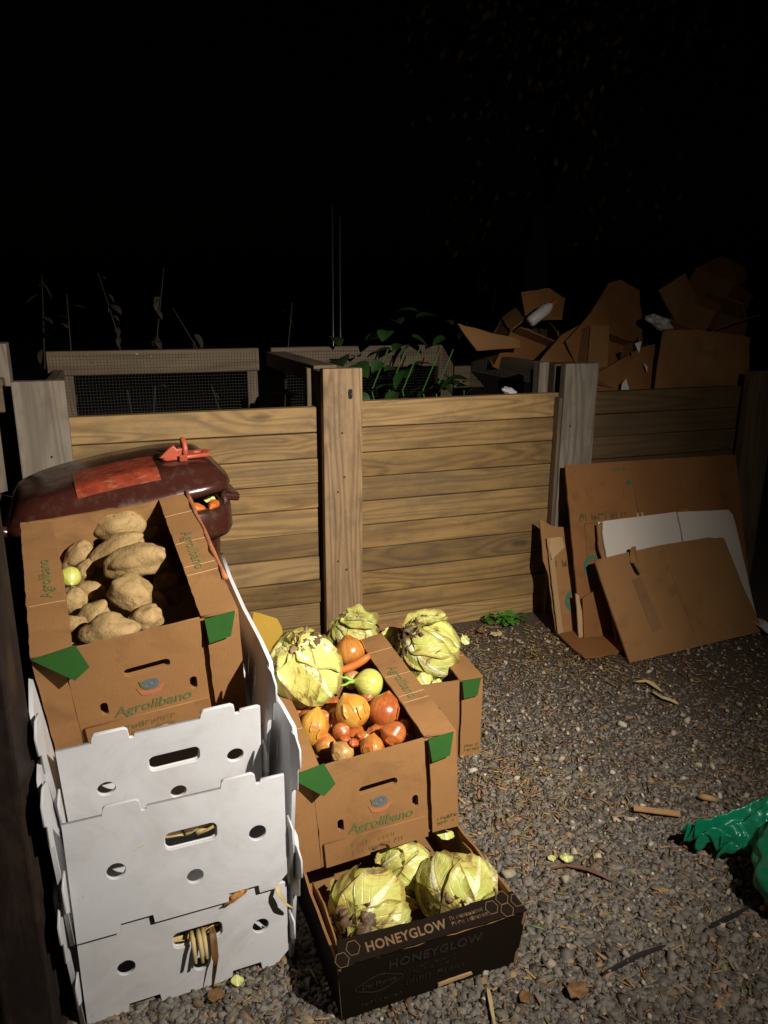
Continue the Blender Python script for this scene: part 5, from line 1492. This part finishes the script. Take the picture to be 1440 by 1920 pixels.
# ================================================================== left edge: dark post and pallet
pp = at_z((88, 1925), 0)
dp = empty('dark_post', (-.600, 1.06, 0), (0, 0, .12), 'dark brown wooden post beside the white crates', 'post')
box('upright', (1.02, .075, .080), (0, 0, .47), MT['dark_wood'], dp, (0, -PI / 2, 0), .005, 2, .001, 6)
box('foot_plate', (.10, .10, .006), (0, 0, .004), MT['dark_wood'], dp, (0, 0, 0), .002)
pal = empty('wooden_pallet', (-.80, 1.18, 0), (0, 0, .16), 'low weathered wooden pallet behind the dark post', 'pallet')
for k in range(3):
    box('slat', (.42, .085, .018), (0, -.13 + .13 * k, .105), MT['rail'], pal, (0, 0, 0), .003, 1, .001, 4)
for k in range(3):
    box('slat', (.42, .085, .018), (0, -.13 + .13 * k, .012), MT['rail'], pal, (0, 0, 0), .003, 1, .001, 4)
for x in (-.16, .0, .16):
    for y in (-.13, .13):
        box('block', (.09, .08, .070), (x, y, .0585), MT['rail'], pal, (0, 0, 0), .003)
# tall grey post behind the left bay corner
lp = px_on_fence((4, 700), .12)
tp = empty('grey_post', (lp.x, lp.y, 0), (0, 0, FT), 'tall grey timber post beyond the left end of the bays', 'post')
box('upright', (1.13, .08, .09), (-.02, 0, .515), MT['grey_post'], tp, (0, -PI / 2, 0), .005, 2, .001, 6)
box('cleat', (.05, .11, .1), (-.015, -.045, .93), MT['rail'], tp, (0, 0, 0), .004)
yc = [Vector(p) for p in (at_plane((479, 1137), (0, 1.86, 0), Vector((0, -1, 0))), at_plane((520, 1158), (0, 1.84, 0), Vector((0, -1, 0))), at_plane((527, 1180), (0, 1.82, 0), Vector((0, -1, 0))), at_plane((500, 1260), (0, 1.80, 0), Vector((0, -1, 0))), at_plane((470, 1260), (0, 1.84, 0), Vector((0, -1, 0))))]
q = Vector((-.30, 1.83, 0))
o = mobj('yellow_card', panel_mesh(tear([(p.x - q.x, p.z) for p in yc[:3]] + [(yc[2].x - q.x + .01, .02), (yc[0].x - q.x - .03, .02)], .002, .02), thick=.004), MT['yellow_card'], None, q, (PI / 2, 0, .1))
tag(o, 'crumpled yellow card standing behind the white crates', 'card')


# ================================================================== litter on the gravel
s0, s1_ = at_z((1187, 1521), .008), at_z((1275, 1531), .008)
o = mobj('wood_stick', box_mesh((s1_ - s0).length, .016, .006, .0015, 2, .0012, 8), MT['stick'], None, (s0 + s1_) / 2 + Vector((0, 0, .008)), (0, .02, math.atan2((s1_ - s0).y, (s1_ - s0).x)))
tag(o, 'flat tan wooden stick lying on the gravel near the green bag', 'stick')
c = at_z((1326, 1497), .012)
o = mobj('wood_stub', tube_mesh([(-.020, .008, 0), (-.008, .003, .002), (.010, -.004, .002), (.020, -.007, 0)], [.005, .008, .0075, .005], 10), MT['stick'], None, c, smooth=True)
tag(o, 'short rounded wood stub on the soil above the green bag', 'stub')
strip('cabbage_stalk', 'pale bent cabbage stalk lying on the soil', 'stalk', [at_z((1192, 1279), .012), at_z((1212, 1279), .016), at_z((1230, 1290), .012), at_z((1240, 1296), .008)], .016, 'husk', curl=.9)
strip('cabbage_stalk', 'pale flat peel lying below the bent cabbage stalk', 'peel', [at_z((1222, 1296), .01), at_z((1240, 1308), .013), at_z((1262, 1316), .01), at_z((1272, 1320), .008)], .016, 'husk', curl=.6)
strip('dry_twig', 'curved reddish brown twig on the gravel right of the black tray', 'twig', [at_z((1035, 1628), .008), at_z((1062, 1622), .012), at_z((1100, 1630), .014), at_z((1130, 1642), .008), at_z((1150, 1652), .006)], .010, 'twig', curl=.4)
scrap_leaf('pale yellow leaf scrap beside the curved twig', (1035, 1608), .012, .022, 31, tilt=(.2, .1, .3))
scrap_leaf('crumpled yellow green leaf scrap above the curved twig', (1062, 1608), .014, .032, 33, tilt=(.2, .1, .1))
scrap_leaf('brown crumpled dry leaf on the gravel at the front', (1082, 1854), .014, .046, 35, 'dry_leaf', (.15, .1, .4))
scrap_leaf('small orange brown dry leaf near the front of the black tray', (985, 1868), .010, .03, 37, 'dry_leaf', (.1, .1, .9))
strip('straw', 'straw coloured stem pointing along the gravel before the tray', 'stem', [at_z((915, 1850), .012), at_z((920, 1880), .012), at_z((928, 1925), .01)], .007, 'husk')
scrap_leaf('brown leaf fragment under the lowest white crate', (405, 1865), .012, .034, 39, 'dry_leaf', (.1, .1, .4))
scrap_leaf('yellow leaf tuft at the right foot of the lowest white crate', (445, 1838), .014, .028, 41, 'leaf_pale', (.3, .2, .4))
strip('dark_seam', 'dark strip for a shadowed dirty seam across the gravel toward the green bag', 'root', [at_z((1130, 1826), .006), at_z((1170, 1806), .009), at_z((1200, 1790), .010), at_z((1248, 1772), .008)], .010, 'bark', curl=.3)  # dark strip drawn for a shadow line and dirty seam in the ground
strip('dark_seam', 'end of the dark strip for the shadowed dirty seam close to the green bag', 'root', [at_z((1330, 1738), .006), at_z((1365, 1722), .010), at_z((1405, 1700), .008)], .010, 'bark', curl=.3)  # same shadow and dirt line, its far end as a dark strip
scrap_leaf('dried leaf litter lying below the green weed', (930, 1188), .010, .05, 43, 'husk', (.1, .1, .2))
scrap_leaf('tan leaf litter at the foot of the boards left of the weed', (902, 1182), .010, .04, 45, 'dry_leaf', (.2, .1, .8))


# ================================================================== green bag
def green_bag():
    tip = at_z((1278, 1572), .03)
    root = empty('plastic_bag', (.90, 1.55, 0), (0, 0, 0), 'crumpled glossy green plastic bag lying on the gravel', 'plastic bag')
    base = Vector((.90, 1.55, 0))
    # gathered mouth of the bag fanning out over the gravel
    A = at_z((1272, 1566), .045) - base; Bp = at_z((1366, 1606), .020) - base
    C = at_z((1452, 1496), .10) - base; Dp = at_z((1452, 1590), .09) - base
    def fn(u, v):
        p = A.lerp(Bp, u).lerp(C.lerp(Dp, u), v)
        pl = math.sin(u * 21 + 2.2 * math.sin(u * 5) + .8 * math.sin(v * 4)) * .010 * (1 - .45 * v)
        hump = .045 * math.sin(PI * min(1, u * .95 + .03)) * (.5 + .7 * v)
        cr_ = .022 * noise.noise(Vector((u * 4, v * 5, 1.5))) + .010 * noise.noise(Vector((u * 10, v * 12, 4.5)))
        edge = (1 - v) ** 3 * .02 * math.sin(u * 33)
        p = p + Vector((-.02 * noise.noise(Vector((u * 6, 0, 2))) * (1 - v) * 3, .012 * noise.noise(Vector((u * 6, 3, 2))) * (1 - v), pl + hump + cr_ + edge))
        p.z = max(p.z, .006)
        return p
    o = mobj('bag_mouth', grid_mesh(fn, 80, 60), MT['bag'], root, smooth=True)
    o.modifiers.new('t', 'SOLIDIFY').thickness = .0012
    me = ico(5)
    for v in me.vertices:
        p = v.co.copy()
        n = .14 * noise.noise(p * 1.4) + .20 * (abs(noise.noise(p * 2.6 + Vector((3, 0, 1)))) - .2) + .03 * noise.noise(p * 7)
        p = p * (1 + n); z = p.z * .10
        v.co = Vector((p.x * .19, p.y * .125, max(z, -.088)))
    cc = Vector((.965, 1.375, .085)) - base
    mobj('bag_body', me, MT['bag'], root, cc, (0, 0, .4), smooth=True)
    return root
green_bag()

SC.render.engine = 'CYCLES'
